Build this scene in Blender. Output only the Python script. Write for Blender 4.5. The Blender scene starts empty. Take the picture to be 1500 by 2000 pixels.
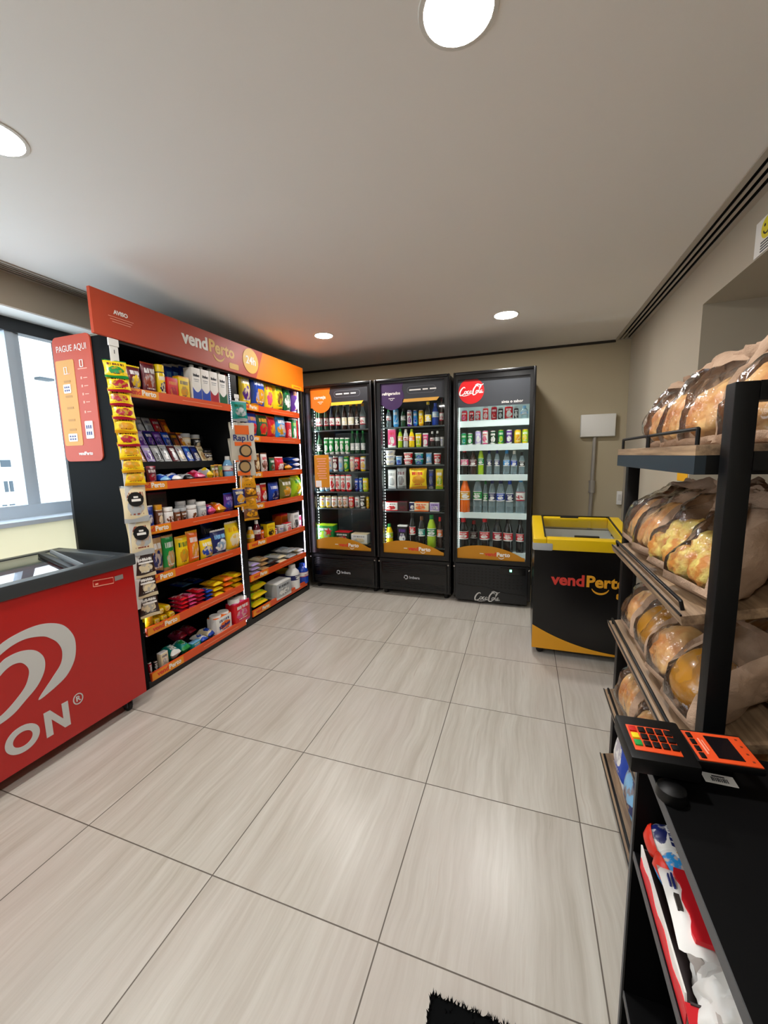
import bpy, bmesh, math, random
from mathutils import Matrix, Vector, noise
PI=math.pi
random.seed(7)
S=bpy.context.scene
COL=S.collection
# ---------------------------------------------------------------- camera, world, lights, exposure
cam_d=bpy.data.cameras.new('camera'); cam=bpy.data.objects.new('camera',cam_d); COL.objects.link(cam)
cam_d.sensor_fit='VERTICAL'; cam_d.sensor_height=32.0; cam_d.lens=780.70*32.0/2000.0
cam_d.clip_start=0.02; cam_d.clip_end=200
R_=Vector((0.94401222,0.32925619,-0.02076756)); U_=Vector((-0.02497655,0.13409506,0.99065367)); F_=Vector((-0.32896367,0.93467046,-0.13481106))
mw=Matrix.Identity(4)
for i in range(3):
    mw[i][0]=R_[i]; mw[i][1]=U_[i]; mw[i][2]=-F_[i]
mw.translation=Vector((1.56680162,-0.91227354,1.39445728))
cam.matrix_world=mw
S.camera=cam
W=bpy.data.worlds.new('world'); S.world=W; W.use_nodes=True
W.node_tree.nodes['Background'].inputs[0].default_value=(0.90,0.96,1.0,1)
W.node_tree.nodes['Background'].inputs[1].default_value=4.6
S.view_settings.view_transform='Standard'; S.view_settings.look='None'; S.view_settings.exposure=0.0; S.view_settings.gamma=1.0
S.view_settings.use_curve_mapping=False
LAMP=240.0       # ceiling downlights
SHELF_LED=14.0    # gondola strips
COOLER_LED=56.0  # strips inside the coolers
# ---------------------------------------------------------------- colours and materials
def lin(c): return tuple(((v/12.92) if v<=0.04045 else ((v+0.055)/1.055)**2.4) for v in c)
def hx(h): return lin(tuple(int(h[i:i+2],16)/255 for i in (0,2,4)))
PAL={k:hx(v) for k,v in dict(white='e9e8e4',black='0e0e10',silver='b4b8ba',grey='7d7f80',cream='e6d6b0',tan='b98f5c',yellow='f2cf12',gold='d9960f',orange='ee6a12',rust='8f3b20',red='cf1420',crimson='a8102c',maroon='5e1222',pink='d9487e',purple='5a2a8c',lilac='b9a6dc',navy='16205e',blue='1644b0',lblue='7db8e2',sky='2f92d6',teal='0f8f86',dgreen='0d5a34',green='158a3c',lime='a6cc1e',olive='7d7a2a',brown='6b3f22',dbrown='35201a',bgreen='0f3d24',clear='c8dde6').items()}
MATS={}
def mat(name,c,rough=.5,metal=0.,emit=0.,spec=.5,coat=0.):
    if name in MATS: return MATS[name]
    m=bpy.data.materials.new(name); m.use_nodes=True; b=m.node_tree.nodes['Principled BSDF']
    if isinstance(c,str): c=PAL[c] if c in PAL else hx(c)
    b.inputs['Base Color'].default_value=(*c,1); b.inputs['Roughness'].default_value=rough; b.inputs['Metallic'].default_value=metal
    b.inputs['Specular IOR Level'].default_value=spec; b.inputs['Coat Weight'].default_value=coat
    if emit: b.inputs['Emission Color'].default_value=(*c,1); b.inputs['Emission Strength'].default_value=emit
    MATS[name]=m; return m
class NT:
    def __init__(s,m): s.t=m.node_tree; s.n=s.t.nodes; s.l=s.t.links; s.b=s.n['Principled BSDF']
    def put(s,i,v):
        if hasattr(v,'node'): s.l.new(v,i)
        else: i.default_value=v
    def math(s,op,a,b=0.,c=None):
        n=s.n.new('ShaderNodeMath'); n.operation=op; s.put(n.inputs[0],a); s.put(n.inputs[1],b)
        if c is not None: s.put(n.inputs[2],c)
        return n.outputs[0]
    def mix(s,f,a,b):
        n=s.n.new('ShaderNodeMix'); n.data_type='RGBA'; s.put(n.inputs[0],f)
        s.put(n.inputs[6],a if hasattr(a,'node') else (*a,1)); s.put(n.inputs[7],b if hasattr(b,'node') else (*b,1)); return n.outputs[2]
    def coord(s,k):
        n=s.n.new('ShaderNodeTexCoord'); return n.outputs[k]
    def sep(s,v):
        n=s.n.new('ShaderNodeSeparateXYZ'); s.l.new(v,n.inputs[0]); return n.outputs
    def mapp(s,v,sc,loc=(0,0,0),rot=(0,0,0)):
        n=s.n.new('ShaderNodeMapping'); s.l.new(v,n.inputs[0]); n.inputs['Scale'].default_value=sc; n.inputs['Location'].default_value=loc; n.inputs['Rotation'].default_value=rot; return n.outputs[0]
    def noise(s,v,sc,det=2.,rough=.5):
        n=s.n.new('ShaderNodeTexNoise'); s.l.new(v,n.inputs['Vector']); n.inputs['Scale'].default_value=sc; n.inputs['Detail'].default_value=det; n.inputs['Roughness'].default_value=rough; return n.outputs[0]
    def ramp(s,v,a,b):
        n=s.n.new('ShaderNodeMapRange'); s.put(n.inputs[0],v); n.inputs[1].default_value=a; n.inputs[2].default_value=b; return n.outputs[0]
    def bump(s,h,st,d=.01):
        n=s.n.new('ShaderNodeBump'); n.inputs['Strength'].default_value=st; n.inputs['Distance'].default_value=d; s.l.new(h,n.inputs['Height']); s.l.new(n.outputs[0],s.b.inputs['Normal'])
def wrap(cols,rough=.38,seed=0,soft=True):
    """printed packaging: base colour, picture patch and band, lettering rows"""
    key='print_%s_%d_%s'%(cols.replace(',','_'),seed,soft)
    if key in MATS: return MATS[key]
    c1,c2,c3=[PAL[k] for k in cols.split(',')]
    m=mat(key,c1,rough); t=NT(m)
    g=t.coord('Generated'); x,y,z=t.sep(g)[:3]
    nv=t.noise(t.mapp(g,(1,1,1),(seed*3.1,seed*1.7,seed)),5.,3.)
    r2=t.math('ADD',t.math('POWER',t.math('DIVIDE',t.math('SUBTRACT',x,.5+.06*math.sin(seed*2.3)),.34),2.),t.math('POWER',t.math('DIVIDE',t.math('SUBTRACT',z,.40+.05*math.sin(seed)),.21),2.))
    r2=t.math('ADD',r2,t.math('MULTIPLY',t.math('SUBTRACT',nv,.5),1.6))
    blob=t.ramp(r2,1.05,.9)
    wav=t.math('ADD',z,t.math('MULTIPLY',t.math('SINE',t.math('MULTIPLY_ADD',x,5.,float(seed))),.03))
    band=t.math('ADD',t.ramp(wav,.14,.12),t.ramp(z,.93,.945)); 
    col=t.mix(band,c1,c2); col=t.mix(blob,col,c2)
    inner=t.mix(t.ramp(nv,.5,.58),c2,tuple(.5*a+.5*b for a,b in zip(c1,c3)))
    col=t.mix(t.math('MULTIPLY',blob,.8),col,inner)
    ln=t.noise(t.mapp(g,(22,1,1.2),(seed*1.3,seed,0)),1.,1.)
    row=t.math('MULTIPLY',t.ramp(t.math('ABSOLUTE',t.math('SUBTRACT',z,.74)),.075,.065),t.ramp(t.math('ABSOLUTE',t.math('SUBTRACT',x,.5)),.36,.34))
    row2=t.math('MULTIPLY',t.ramp(t.math('ABSOLUTE',t.math('SUBTRACT',z,.22)),.022,.017),t.ramp(t.math('ABSOLUTE',t.math('SUBTRACT',x,.5)),.28,.26))
    let=t.math('MULTIPLY',t.math('MAXIMUM',row,row2),t.ramp(ln,.44,.5))
    col=t.mix(let,col,c3)
    t.l.new(col,t.b.inputs['Base Color'])
    if soft: t.bump(t.noise(t.coord('Object'),45.,2.),.25,.006)
    return m
def glass(name,tint=(1,1,1),refl=1.0,rough=.02,clear=1.0,bump=0.,sc=60.):
    if name in MATS: return MATS[name]
    m=bpy.data.materials.new(name); m.use_nodes=True; nt=m.node_tree; nt.nodes.remove(nt.nodes['Principled BSDF'])
    o=nt.nodes['Material Output']; tr=nt.nodes.new('ShaderNodeBsdfTransparent'); gl=nt.nodes.new('ShaderNodeBsdfGlossy'); mx=nt.nodes.new('ShaderNodeMixShader'); fr=nt.nodes.new('ShaderNodeFresnel')
    tr.inputs[0].default_value=(*[c*clear for c in tint],1); gl.inputs['Roughness'].default_value=rough; ge=nt.nodes.new('ShaderNodeNewGeometry'); mr=nt.nodes.new('ShaderNodeMapRange'); mr.inputs[3].default_value=1.45; mr.inputs[4].default_value=1/1.45; nt.links.new(ge.outputs['Backfacing'],mr.inputs[0]); nt.links.new(mr.outputs[0],fr.inputs[0])
    ml=nt.nodes.new('ShaderNodeMath'); ml.operation='MULTIPLY'; nt.links.new(fr.outputs[0],ml.inputs[0]); ml.inputs[1].default_value=refl; ml.use_clamp=True
    nt.links.new(ml.outputs[0],mx.inputs[0]); nt.links.new(tr.outputs[0],mx.inputs[1]); nt.links.new(gl.outputs[0],mx.inputs[2]); nt.links.new(mx.outputs[0],o.inputs[0])
    if bump:
        tc=nt.nodes.new('ShaderNodeTexCoord'); nz=nt.nodes.new('ShaderNodeTexNoise'); nz.inputs['Scale'].default_value=sc; nz.inputs['Detail'].default_value=3
        bp=nt.nodes.new('ShaderNodeBump'); bp.inputs['Strength'].default_value=bump; bp.inputs['Distance'].default_value=.02
        nt.links.new(tc.outputs['Object'],nz.inputs['Vector']); nt.links.new(nz.outputs[0],bp.inputs['Height']); nt.links.new(bp.outputs[0],gl.inputs['Normal']); nt.links.new(bp.outputs[0],fr.inputs['Normal'])
    MATS[name]=m; return m
def clear_plastic():
    if 'clear_bottle' in MATS: return MATS['clear_bottle']
    m=mat('clear_bottle','c6dbe2',.10); nt=m.node_tree; b=nt.nodes['Principled BSDF']; o=nt.nodes['Material Output']; tr=nt.nodes.new('ShaderNodeBsdfTransparent'); tr.inputs[0].default_value=(.90,.97,1,1); mx=nt.nodes.new('ShaderNodeMixShader'); lw=nt.nodes.new('ShaderNodeLayerWeight'); lw.inputs[0].default_value=.35
    ma=nt.nodes.new('ShaderNodeMath'); ma.operation='MULTIPLY_ADD'; ma.inputs[1].default_value=.6; ma.inputs[2].default_value=.16; nt.links.new(lw.outputs['Facing'],ma.inputs[0])
    nt.links.new(ma.outputs[0],mx.inputs[0]); nt.links.new(tr.outputs[0],mx.inputs[1]); nt.links.new(b.outputs[0],mx.inputs[2]); nt.links.new(mx.outputs[0],o.inputs[0]); return m
BLK=mat('black_paint','0a0b0d',.42); BLKG=mat('black_gloss','060608',.24); DGREY=mat('dark_grey','3a3d42',.45); GREYP=mat('grey_plastic','9aa0a4',.4)
WHT=mat('white_plastic','e8e7e2',.4); CHROME=mat('steel','b9b9b6',.25,1.); RUB=mat('rubber','0a0a0a',.7)
WHITEP=mat('white_print','efece6',.5); ORP=mat('orange_print','ec6a1c',.45); REDP=mat('coral_print','cf4a34',.45); YELP=mat('amber_print','eaa21c',.45); REDLET=mat('red_print','d8352a',.5)
# ---------------------------------------------------------------- mesh helpers
class MB:
    def __init__(s): s.v=[]; s.f=[]; s.m=[]; s.M=Matrix.Identity(4); s.i=0
    def add(s,vs,fs):
        o=len(s.v); s.v+=[tuple(s.M@Vector(p)) for p in vs]; s.f+=[tuple(o+k for k in f) for f in fs]; s.m+=[s.i]*len(fs); return s
    def box(s,x0,x1,y0,y1,z0,z1,b=0.):
        if b<=0:
            return s.add([(x,y,z) for z in (z0,z1) for y in (y0,y1) for x in (x0,x1)],[(0,2,3,1),(4,5,7,6),(0,1,5,4),(2,6,7,3),(0,4,6,2),(1,3,7,5)])
        bm=bmesh.new(); bmesh.ops.create_cube(bm,size=1.)
        for v in bm.verts: v.co=Vector(((x0+x1)/2+v.co.x*(x1-x0),(y0+y1)/2+v.co.y*(y1-y0),(z0+z1)/2+v.co.z*(z1-z0)))
        bmesh.ops.bevel(bm,geom=bm.edges[:],offset=b,segments=2,affect='EDGES',profile=.6)
        bm.verts.index_update(); r=s.add([tuple(v.co) for v in bm.verts],[tuple(v.index for v in f.verts) for f in bm.faces]); bm.free(); return r
    def lathe(s,prof,n=20,cap=True):
        vs=[]; fs=[]
        for r,z in prof:
            for k in range(n):
                a=2*PI*k/n; vs.append((r*math.cos(a),r*math.sin(a),z))
        for j in range(len(prof)-1):
            for k in range(n):
                k2=(k+1)%n; fs.append((j*n+k,j*n+k2,(j+1)*n+k2,(j+1)*n+k))
        if cap:
            fs.append(tuple(range(n-1,-1,-1))); o=(len(prof)-1)*n; fs.append(tuple(o+k for k in range(n)))
        return s.add(vs,fs)
    def prism(s,pts,y0,y1):
        """outline in x,z extruded from y0 to y1 (front y0)"""
        n=len(pts); vs=[(x,y0,z) for x,z in pts]+[(x,y1,z) for x,z in pts]
        fs=[tuple(range(n)),tuple(range(2*n-1,n-1,-1))]+[(i,n+i,n+(i+1)%n,(i+1)%n) for i in range(n)]
        return s.add(vs,fs)
    def tube(s,path,r,n=8,closed=False):
        P=[Vector(p) for p in path]; vs=[]; fs=[]; L=len(P)
        up=None
        for i,p in enumerate(P):
            a=P[(i-1)%L] if (closed or i>0) else p; b=P[(i+1)%L] if (closed or i<L-1) else p
            d=(b-a).normalized()
            if up is None: up=Vector((0,0,1)) if abs(d.z)<.9 else Vector((1,0,0))
            u=d.cross(up).normalized(); w=u.cross(d).normalized(); up=w
            for k in range(n):
                q=2*PI*k/n; vs.append(tuple(p+u*r*math.cos(q)+w*r*math.sin(q)))
        for i in range(L if closed else L-1):
            j=(i+1)%L
            for k in range(n): fs.append((i*n+k,i*n+(k+1)%n,j*n+(k+1)%n,j*n+k))
        if not closed: fs+=[tuple(range(n-1,-1,-1)),tuple((L-1)*n+k for k in range(n))]
        return s.add(vs,fs)
    def grid(s,fn,nu,nv,wrapu=False):
        vs=[fn(i/(nu if wrapu else nu-1),j/(nv-1)) for j in range(nv) for i in range(nu)]; fs=[]
        for j in range(nv-1):
            for i in range(nu if wrapu else nu-1):
                i2=(i+1)%nu; fs.append((j*nu+i,j*nu+i2,(j+1)*nu+i2,(j+1)*nu+i))
        return s.add(vs,fs)
    def mesh(s,name,mats,smooth=0):
        me=bpy.data.meshes.new(name); me.from_pydata(s.v,[],s.f)
        for m in (mats if isinstance(mats,(list,tuple)) else [mats]): me.materials.append(m)
        if len(me.materials)>1: me.polygons.foreach_set('material_index',s.m)
        bm=bmesh.new(); bm.from_mesh(me); bmesh.ops.recalc_face_normals(bm,faces=bm.faces)
        if smooth:
            for f in bm.faces: f.smooth=True
            for e in bm.edges:
                if len(e.link_faces)==2 and e.calc_face_angle(0)>math.radians(smooth): e.smooth=False
        bm.to_mesh(me); bm.free(); me.update(); return me
    def build(s,name,mats,parent=None,smooth=0):
        return link(name,s.mesh(name,mats,smooth),parent)
def link(name,me,parent=None,M=None):
    o=bpy.data.objects.new(name,me); COL.objects.link(o)
    if parent: o.parent=parent
    if M is not None: o.matrix_basis=M
    return o
def tag(o,label,cat,group=None,kind=None):
    if label:
        n=len([w for w in label.replace(',',' ').split() if w])
        if n>16 or n<4: print('LABEL LENGTH',n,label)
        o['label']=label
    if cat: o['category']=cat
    if group: o['group']=group
    if kind: o['kind']=kind
    return o
def thing(name,label,cat,M=None,group=None):
    o=bpy.data.objects.new(name,None); COL.objects.link(o); o.empty_display_size=.05
    if M is not None: o.matrix_basis=M
    return tag(o,label,cat,group)
def struct(name,mb,m,parent=None,smooth=0):
    o=mb.build(name,m,parent,smooth); o['kind']='structure'; return o
def T(x,y,z): return Matrix.Translation((x,y,z))
def RZ(d): return Matrix.Rotation(math.radians(d),4,'Z')
def RX(d): return Matrix.Rotation(math.radians(d),4,'X')
def RY(d): return Matrix.Rotation(math.radians(d),4,'Y')
TXT={}
def text(s,size,m,M,parent,bold=0.,depth=.0012,align='CENTER',name='lettering',sx=1.,shear=0.,space=1.):
    """real letters, standing in x,z of M and facing its -y"""
    k=(s,size,bold,depth,align,m.name,shear,space)
    if k not in TXT:
        c=bpy.data.curves.new('t','FONT'); c.body=s; c.size=size; c.offset=bold; c.extrude=depth/2; c.align_x=align; c.align_y='CENTER'; c.resolution_u=3; c.shear=shear; c.space_character=space
        o=bpy.data.objects.new('t',c); COL.objects.link(o); bpy.context.view_layer.update()
        me=bpy.data.meshes.new_from_object(o.evaluated_get(bpy.context.evaluated_depsgraph_get())); me.name=name
        bpy.data.objects.remove(o); bpy.data.curves.remove(c); me.materials.clear(); me.materials.append(m); TXT[k]=me
    return link(name,TXT[k],parent,M@RX(90)@Matrix.Diagonal((sx,1,1,1)))
def arc(cx,cz,r,a0,a1,n=16): return [(cx+r*math.cos(math.radians(a0+(a1-a0)*i/n)),cz+r*math.sin(math.radians(a0+(a1-a0)*i/n))) for i in range(n+1)]
def rrect(x0,x1,z0,z1,r,n=5): return arc(x1-r,z1-r,r,0,90,n)+arc(x0+r,z1-r,r,90,180,n)+arc(x0+r,z0+r,r,180,270,n)+arc(x1-r,z0+r,r,270,360,n)
def ribbon(mb,pts,w0,w1=None,y0=-.001,y1=0.):
    """flat pen stroke through x,z points, width w(t)"""
    n=len(pts); L=[]; Rr=[]
    for i,(x,z) in enumerate(pts):
        a=pts[max(i-1,0)]; b=pts[min(i+1,n-1)]; dx,dz=b[0]-a[0],b[1]-a[1]; d=math.hypot(dx,dz) or 1.
        t=i/(n-1); w=w0(t) if callable(w0) else w0
        L.append((x-dz/d*w/2,z+dx/d*w/2)); Rr.append((x+dz/d*w/2,z-dx/d*w/2))
    vs=[(x,y0,z) for x,z in L]+[(x,y0,z) for x,z in Rr]+[(x,y1,z) for x,z in L]+[(x,y1,z) for x,z in Rr]; fs=[]
    for i in range(n-1): fs+=[(i,i+1,n+i+1,n+i),(2*n+i,3*n+i,3*n+i+1,2*n+i+1),(i,2*n+i,2*n+i+1,i+1),(n+i,n+i+1,3*n+i+1,3*n+i)]
    fs+=[(0,n,3*n,2*n),(n-1,3*n-1,4*n-1,2*n-1)]
    mb.add(vs,fs)
def spline(P,n=8):
    out=[]
    for i in range(len(P)-1):
        p0=P[max(i-1,0)]; p1=P[i]; p2=P[i+1]; p3=P[min(i+2,len(P)-1)]
        for k in range(n):
            t=k/n; out.append(tuple(.5*((2*b)+(-a+c)*t+(2*a-5*b+4*c-d)*t*t+(-a+3*b-3*c+d)*t**3) for a,b,c,d in zip(p0,p1,p2,p3)))
    out.append(P[-1]); return out
def script_logo(M,w,m,parent):
    """flowing script wordmark with long swash capitals, about w wide, centred"""
    s=w/10.; mb=MB(); mb.M=M@Matrix.Scale(s,4)
    pen=lambda a,b:(lambda t:a+(b-a)*math.sin(PI*min(1,max(0,t)))**.7)
    st=[([(-2.6,1.3),(-2.9,1.7),(-3.6,1.5),(-4.4,.6),(-4.9,-.6),(-4.8,-1.5),(-4.1,-1.6),(-3.2,-1.0),(-2.7,-.5)],.16,.55),
        ([(-2.2,.1),(-2.7,-.1),(-2.9,-.8),(-2.5,-1.1),(-2.0,-.6),(-2.1,0.),(-1.7,-.2)],.14,.36),
        ([(-.9,.1),(-1.4,.0),(-1.7,-.7),(-1.4,-1.1),(-.7,-.6)],.14,.38),
        ([(.1,.1),(-.4,.0),(-.7,-.7),(-.4,-1.1),(.1,-.3),(.1,.0),(0.,-.8),(.3,-1.1),(.7,-.7)],.14,.36),
        ([(.5,-.35),(1.1,-.3)],.3,.3),
        ([(3.0,1.6),(2.7,2.2),(1.9,1.9),(1.1,.8),(.7,-.6),(.9,-1.6),(1.7,-1.5),(2.5,-.8)],.16,.55),
        ([(2.6,.2),(2.2,.0),(2.0,-.7),(2.3,-1.0),(2.8,-.5),(2.7,.1),(3.1,0.)],.14,.36),
        ([(3.0,-.2),(3.5,.6),(4.2,1.9),(4.0,2.3),(3.6,1.4),(3.3,-.4),(3.5,-1.0),(3.9,-.6)],.12,.34),
        ([(4.7,.2),(4.2,.1),(3.9,-.6),(4.1,-1.0),(4.6,-.3),(4.7,.1),(4.6,-.7),(4.8,-1.0),(5.1,-.6)],.14,.36),
        ([(1.7,2.3),(2.6,2.75),(3.4,2.5),(4.4,2.3),(5.2,2.7)],.1,.4),
        ([(-4.6,-1.55),(-3.2,-1.9),(-1.8,-1.75),(-.6,-1.45)],.05,.3)]
    for P,a,b in st: ribbon(mb,spline(P,6),pen(a,b),y0=-.012,y1=.012)
    return mb.build('script_logo',m,parent)
def vendperto(M,h,parent,c1,c2,tagm=None,simple=False):
    """wordmark: two-colour letters, smile under the second word, small rounded tag"""
    text('vend',h,c1,M@T(-.03*h,0,0),parent,bold=.035*h,align='RIGHT',name='logo_lettering')
    text('Perto',h,c2,M@T(.03*h,0,0),parent,bold=.035*h,align='LEFT',name='logo_lettering')
    mb=MB(); mb.M=M; ribbon(mb,arc(.85*h,-.20*h,.52*h,205,335,12),lambda t:.13*h*math.sin(PI*(t*.8+.1))); mb.build('logo_smile',c2,parent)
    if not simple:
        mb=MB(); mb.M=M; mb.prism(rrect(1.75*h,2.65*h,-.98*h,-.62*h,.09*h),-.001,0); mb.build('logo_tag',tagm or c2,parent)
# ---------------------------------------------------------------- product builders: local frame stands on z=0, front is -y
def pouch_mesh(w,h,d,seed=0,nx=13,nz=15,lean=0.,sharp=.55,crimp=.05):
    mb=MB(); rnd=random.Random(seed)
    def f(side):
        def g(u,v):
            x=u*2-1; e=max(0.,1-abs(x)**2.6)**.6; vv=min(1,max(0,(v-crimp)/(1-2*crimp))); p=max(0.,math.sin(PI*vv))**sharp
            wv=1-.07*math.sin(PI*vv)
            n=noise.noise((x*1.6+seed*7.1,side*2.+v*3.2,seed*1.3))*.12*d
            n2=abs(noise.noise((x*4+seed,v*5,side+seed*3.3)))*.10*d
            y=side*(d/2*e*p*(1.0 if v>.5 else 1.06)+ (n-n2)*p*e)
            zig=.006*h*((int(round(u*(nx-1)))%2)*2-1) if v in (0.,1.) else 0.
            return (x*w/2*wv,y,max(0,v*h+zig))
        return g
    mb.grid(f(-1),nx,nz); mb.grid(f(1),nx,nz); return mb
def p_pouch(M,w,h,d,cols,seed,**k):
    o=pouch_mesh(w,h,d,seed,**k).build('x',wrap(cols,.3,seed%5),None,50); o.matrix_basis=M; return o
def p_box(M,w,h,d,cols,seed):
    mb=MB(); mb.box(-w/2,w/2,-d/2,d/2,0,h,min(.004,w*.06)); o=mb.build('x',wrap(cols,.4,seed%5,False),None,30); o.matrix_basis=M; return o
def p_can(M,w,h,cols,seed,root):
    r=w/2; a=MB(); a.lathe([(r*.78,0),(r*.80,.006),(r,.016),(r,h-.018),(r*.86,h-.004)],22); a.build('can_body',wrap(','.join(cols.split(',')[:2]+['white' if 'white' not in cols.split(',')[0] else 'red']),.25,seed%5,False),root,40)
    b=MB(); b.lathe([(r*.86,h-.006),(r*.87,h),(r*.80,h),(r*.78,h-.004),(.001,h-.004)],22); b.build('can_lid',CHROME,root,40)
def p_bottle(M,w,h,cols,seed,root,beer=False):
    c1,c2,c3=cols.split(','); r=w/2
    if beer: pr=[(r*.85,0),(r,.008),(r,h*.56),(r*.93,h*.62),(r*.46,h*.76),(r*.38,h*.90),(r*.40,h*.94)]
    elif h<w*1.9: pr=[(r*.9,0),(r,.008),(r,h*.6),(r*.9,h*.72),(r*.5,h*.84),(r*.42,h*.9)]
    else: pr=[(r*.86,0),(r,.01),(r*.97,h*.30),(r*.93,h*.40),(r,h*.50),(r*.97,h*.60),(r*.75,h*.74),(r*.45,h*.86),(r*.36,h*.91)]
    a=MB(); a.lathe(pr,20)
    if c1=='clear': bm=clear_plastic()
    else: bm=mat('liquid_'+c1,c1,.12,0,0,.6)
    a.build('bottle_body',bm,root,35)
    z0=pr[-1][1]; b=MB(); b.lathe([(r*.46,z0-.012),(r*.48,z0-.008),(r*.46,h),(r*.4,h+.002)],16); b.build('bottle_cap',mat('cap_'+c3,c3,.35),root,35)
    l=MB(); l0,l1=(h*.16,h*.46) if beer else (h*.36,h*.60); 
    l.lathe([(r*1.012,l0),(r*1.012,l1)],20,False); l.build('bottle_label',wrap(c2+','+('white' if c2!='white' else 'crimson')+',white',.4,seed%5,False),root,35)
def p_jar(M,w,h,cols,seed,root):
    c1,c2,c3=cols.split(','); r=w/2; a=MB(); a.lathe([(r*.9,0),(r,.006),(r,h*.72),(r*.86,h*.80)],20); a.build('jar_body',wrap(c1+','+c2+',white',.25,seed%5,False),root,35)
    b=MB(); b.lathe([(r*.93,h*.78),(r*.95,h*.80),(r*.95,h-.003),(r*.90,h)],20); b.build('jar_lid',mat('cap_'+c3,c3,.35),root,35)
def p_cup(M,w,h,cols,seed,root):
    c1,c2,c3=cols.split(','); r=w/2; a=MB(); a.lathe([(r*.74,0),(r*.78,.004),(r*.97,h-.006)],20); a.build('cup_body',wrap(c1+','+c2+','+('white' if c1!='white' else 'blue'),.35,seed%5,False),root,35)
    b=MB(); b.lathe([(r*.98,h-.007),(r,h-.003),(r*.96,h)],20); b.build('cup_lid',mat('cap_'+c3,c3,.35),root,35)
def p_carton(M,w,h,d,cols,seed,root):
    c1,c2,c3=cols.split(','); a=MB(); hb=h-.022
    a.box(-w/2,w/2,-d/2,d/2,0,hb,.003); a.build('carton_body',WHITEP,root,30)
    b=MB(); n=10; wave=[(-w/2+w*i/n,hb*(.44-.13*math.sin(PI*i/n))) for i in range(n+1)]
    b.prism([(-w/2,.03*h)]+wave[:1]+wave[1:]+[(w/2,.03*h)],-d/2-.0012,-d/2-.0002); b.build('carton_print',mat('print_'+c2,c2,.4),root)
    if c3!='red': text('italac',w*.34,mat('ink','22242c',.5),T(0,-d/2-.0008,hb*.79),root,bold=.0012,name='carton_lettering')
    t=MB(); t.box(-w*.30,w*.30,-d/2-.0007,-d/2,hb*.66,hb*.68); t.box(-w*.24,w*.24,-d/2-.0007,-d/2,hb*.61,hb*.625); t.build('small_lettering',mat('fine_grey','8a9096',.5),root)
    k=MB(); k.lathe([(w*.2,hb-.002),(w*.2,h),(w*.17,h+.002)],14); k.build('carton_cap',mat('cap_'+c3,c3,.35),root,35)
NAMES=dict(pouch='food_pouch',brick='food_pack',box='food_carton',jar='food_jar',carton='milk_carton',flat='snack_packet',bar='cereal_bar',bottle='drink_bottle',loaf='bread_bag',roll='biscuit_roll',stack='biscuit_pack',can='drink_can',towel='kitchen_roll_pack',tissue='toilet_roll_pack',chips='crisp_bag',sack='food_sack',cup='food_cup',beer='beer_bottle')
CATS=dict(pouch='food bag',brick='food pack',box='box',jar='jar',carton='milk carton',flat='snack packet',bar='cereal bar',bottle='bottle',loaf='bread',roll='biscuits',stack='biscuits',can='can',towel='kitchen roll',tissue='toilet paper',chips='bag of crisps',sack='sack',cup='cup',beer='bottle')
def product(kind,M,w,h,cols,label,group,seed,dmax=.2):
    nm=NAMES[kind]; ct=CATS[kind]; c=cols.split(',')
    if kind in('pouch','chips','loaf','brick'):
        d=min(dmax,w*(.5 if kind!='brick' else .6)); o=p_pouch(M,w,h,d,cols,seed,sharp=.55 if kind!='brick' else .25,crimp=.05 if kind!='brick' else .03)
        o.name=nm; return tag(o,label,ct,group)
    if kind=='box': o=p_box(M,w,h,min(dmax,max(.03,w*.6)),cols,seed); o.name=nm; return tag(o,label,ct,group)
    if kind=='bar': o=p_pouch(M,w*1.4,h,w*.7,cols,seed,nx=7,nz=9,sharp=.3); o.name=nm; return tag(o,label,ct,group)
    if kind in('flat','stack','sack'):
        L=min(.22,max(.13,w*1.6)); o=p_pouch(M@T(0,-.03,h*.5)@RX(-90),w,L,h*1.05,cols,seed,sharp=.38); o.name=nm; return tag(o,label,ct,group)
    if kind=='roll':
        mb=MB(); mb.M=RX(90)@T(0,w/2,-.16); r=w/2; mb.lathe([(r*.8,0),(r,.006),(r,.16),(r*.85,.168)],16); o=mb.build(nm,wrap(cols,.3,seed%5,False),None,40); o.matrix_basis=M; return tag(o,label,ct,group)
    root=thing(nm,label,ct,M,group)
    if kind=='can': p_can(M,w,h,cols,seed,root)
    elif kind in('bottle','beer'): p_bottle(M,w,h,cols,seed,root,kind=='beer')
    elif kind=='jar': p_jar(M,w,h,cols,seed,root)
    elif kind=='cup': p_cup(M,w,h,cols,seed,root)
    elif kind=='carton': p_carton(M,w,h,.075,cols,seed,root)
    elif kind in('towel','tissue'):
        rr=w/4
        for i in (-1,1):
            for j in ((0,1) if kind=='tissue' else (0,)):
                b=MB(); b.M=T(i*rr,0,j*h/2); b.lathe([(rr*.93,0),(rr,.01),(rr,h/(2 if kind=='tissue' else 1)-.012),(rr*.92,h/(2 if kind=='tissue' else 1)-.002)],18); b.build('paper_roll',WHITEP,root,40)
        b=MB(); b.box(-w/2-.001,w/2+.001,-rr-.003,rr+.003,.004,h*(.86 if kind=='tissue' else .93),.02); b.build('wrapper',wrap(cols,.25,seed%5),root,40)
        if kind=='towel': text('Kitchen',h*.24,mat('ink_navy','1a2370',.5),T(0,-rr-.0045,h*.42)@RY(-8),root,bold=.0015,name='wrapper_lettering')
    return root
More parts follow.
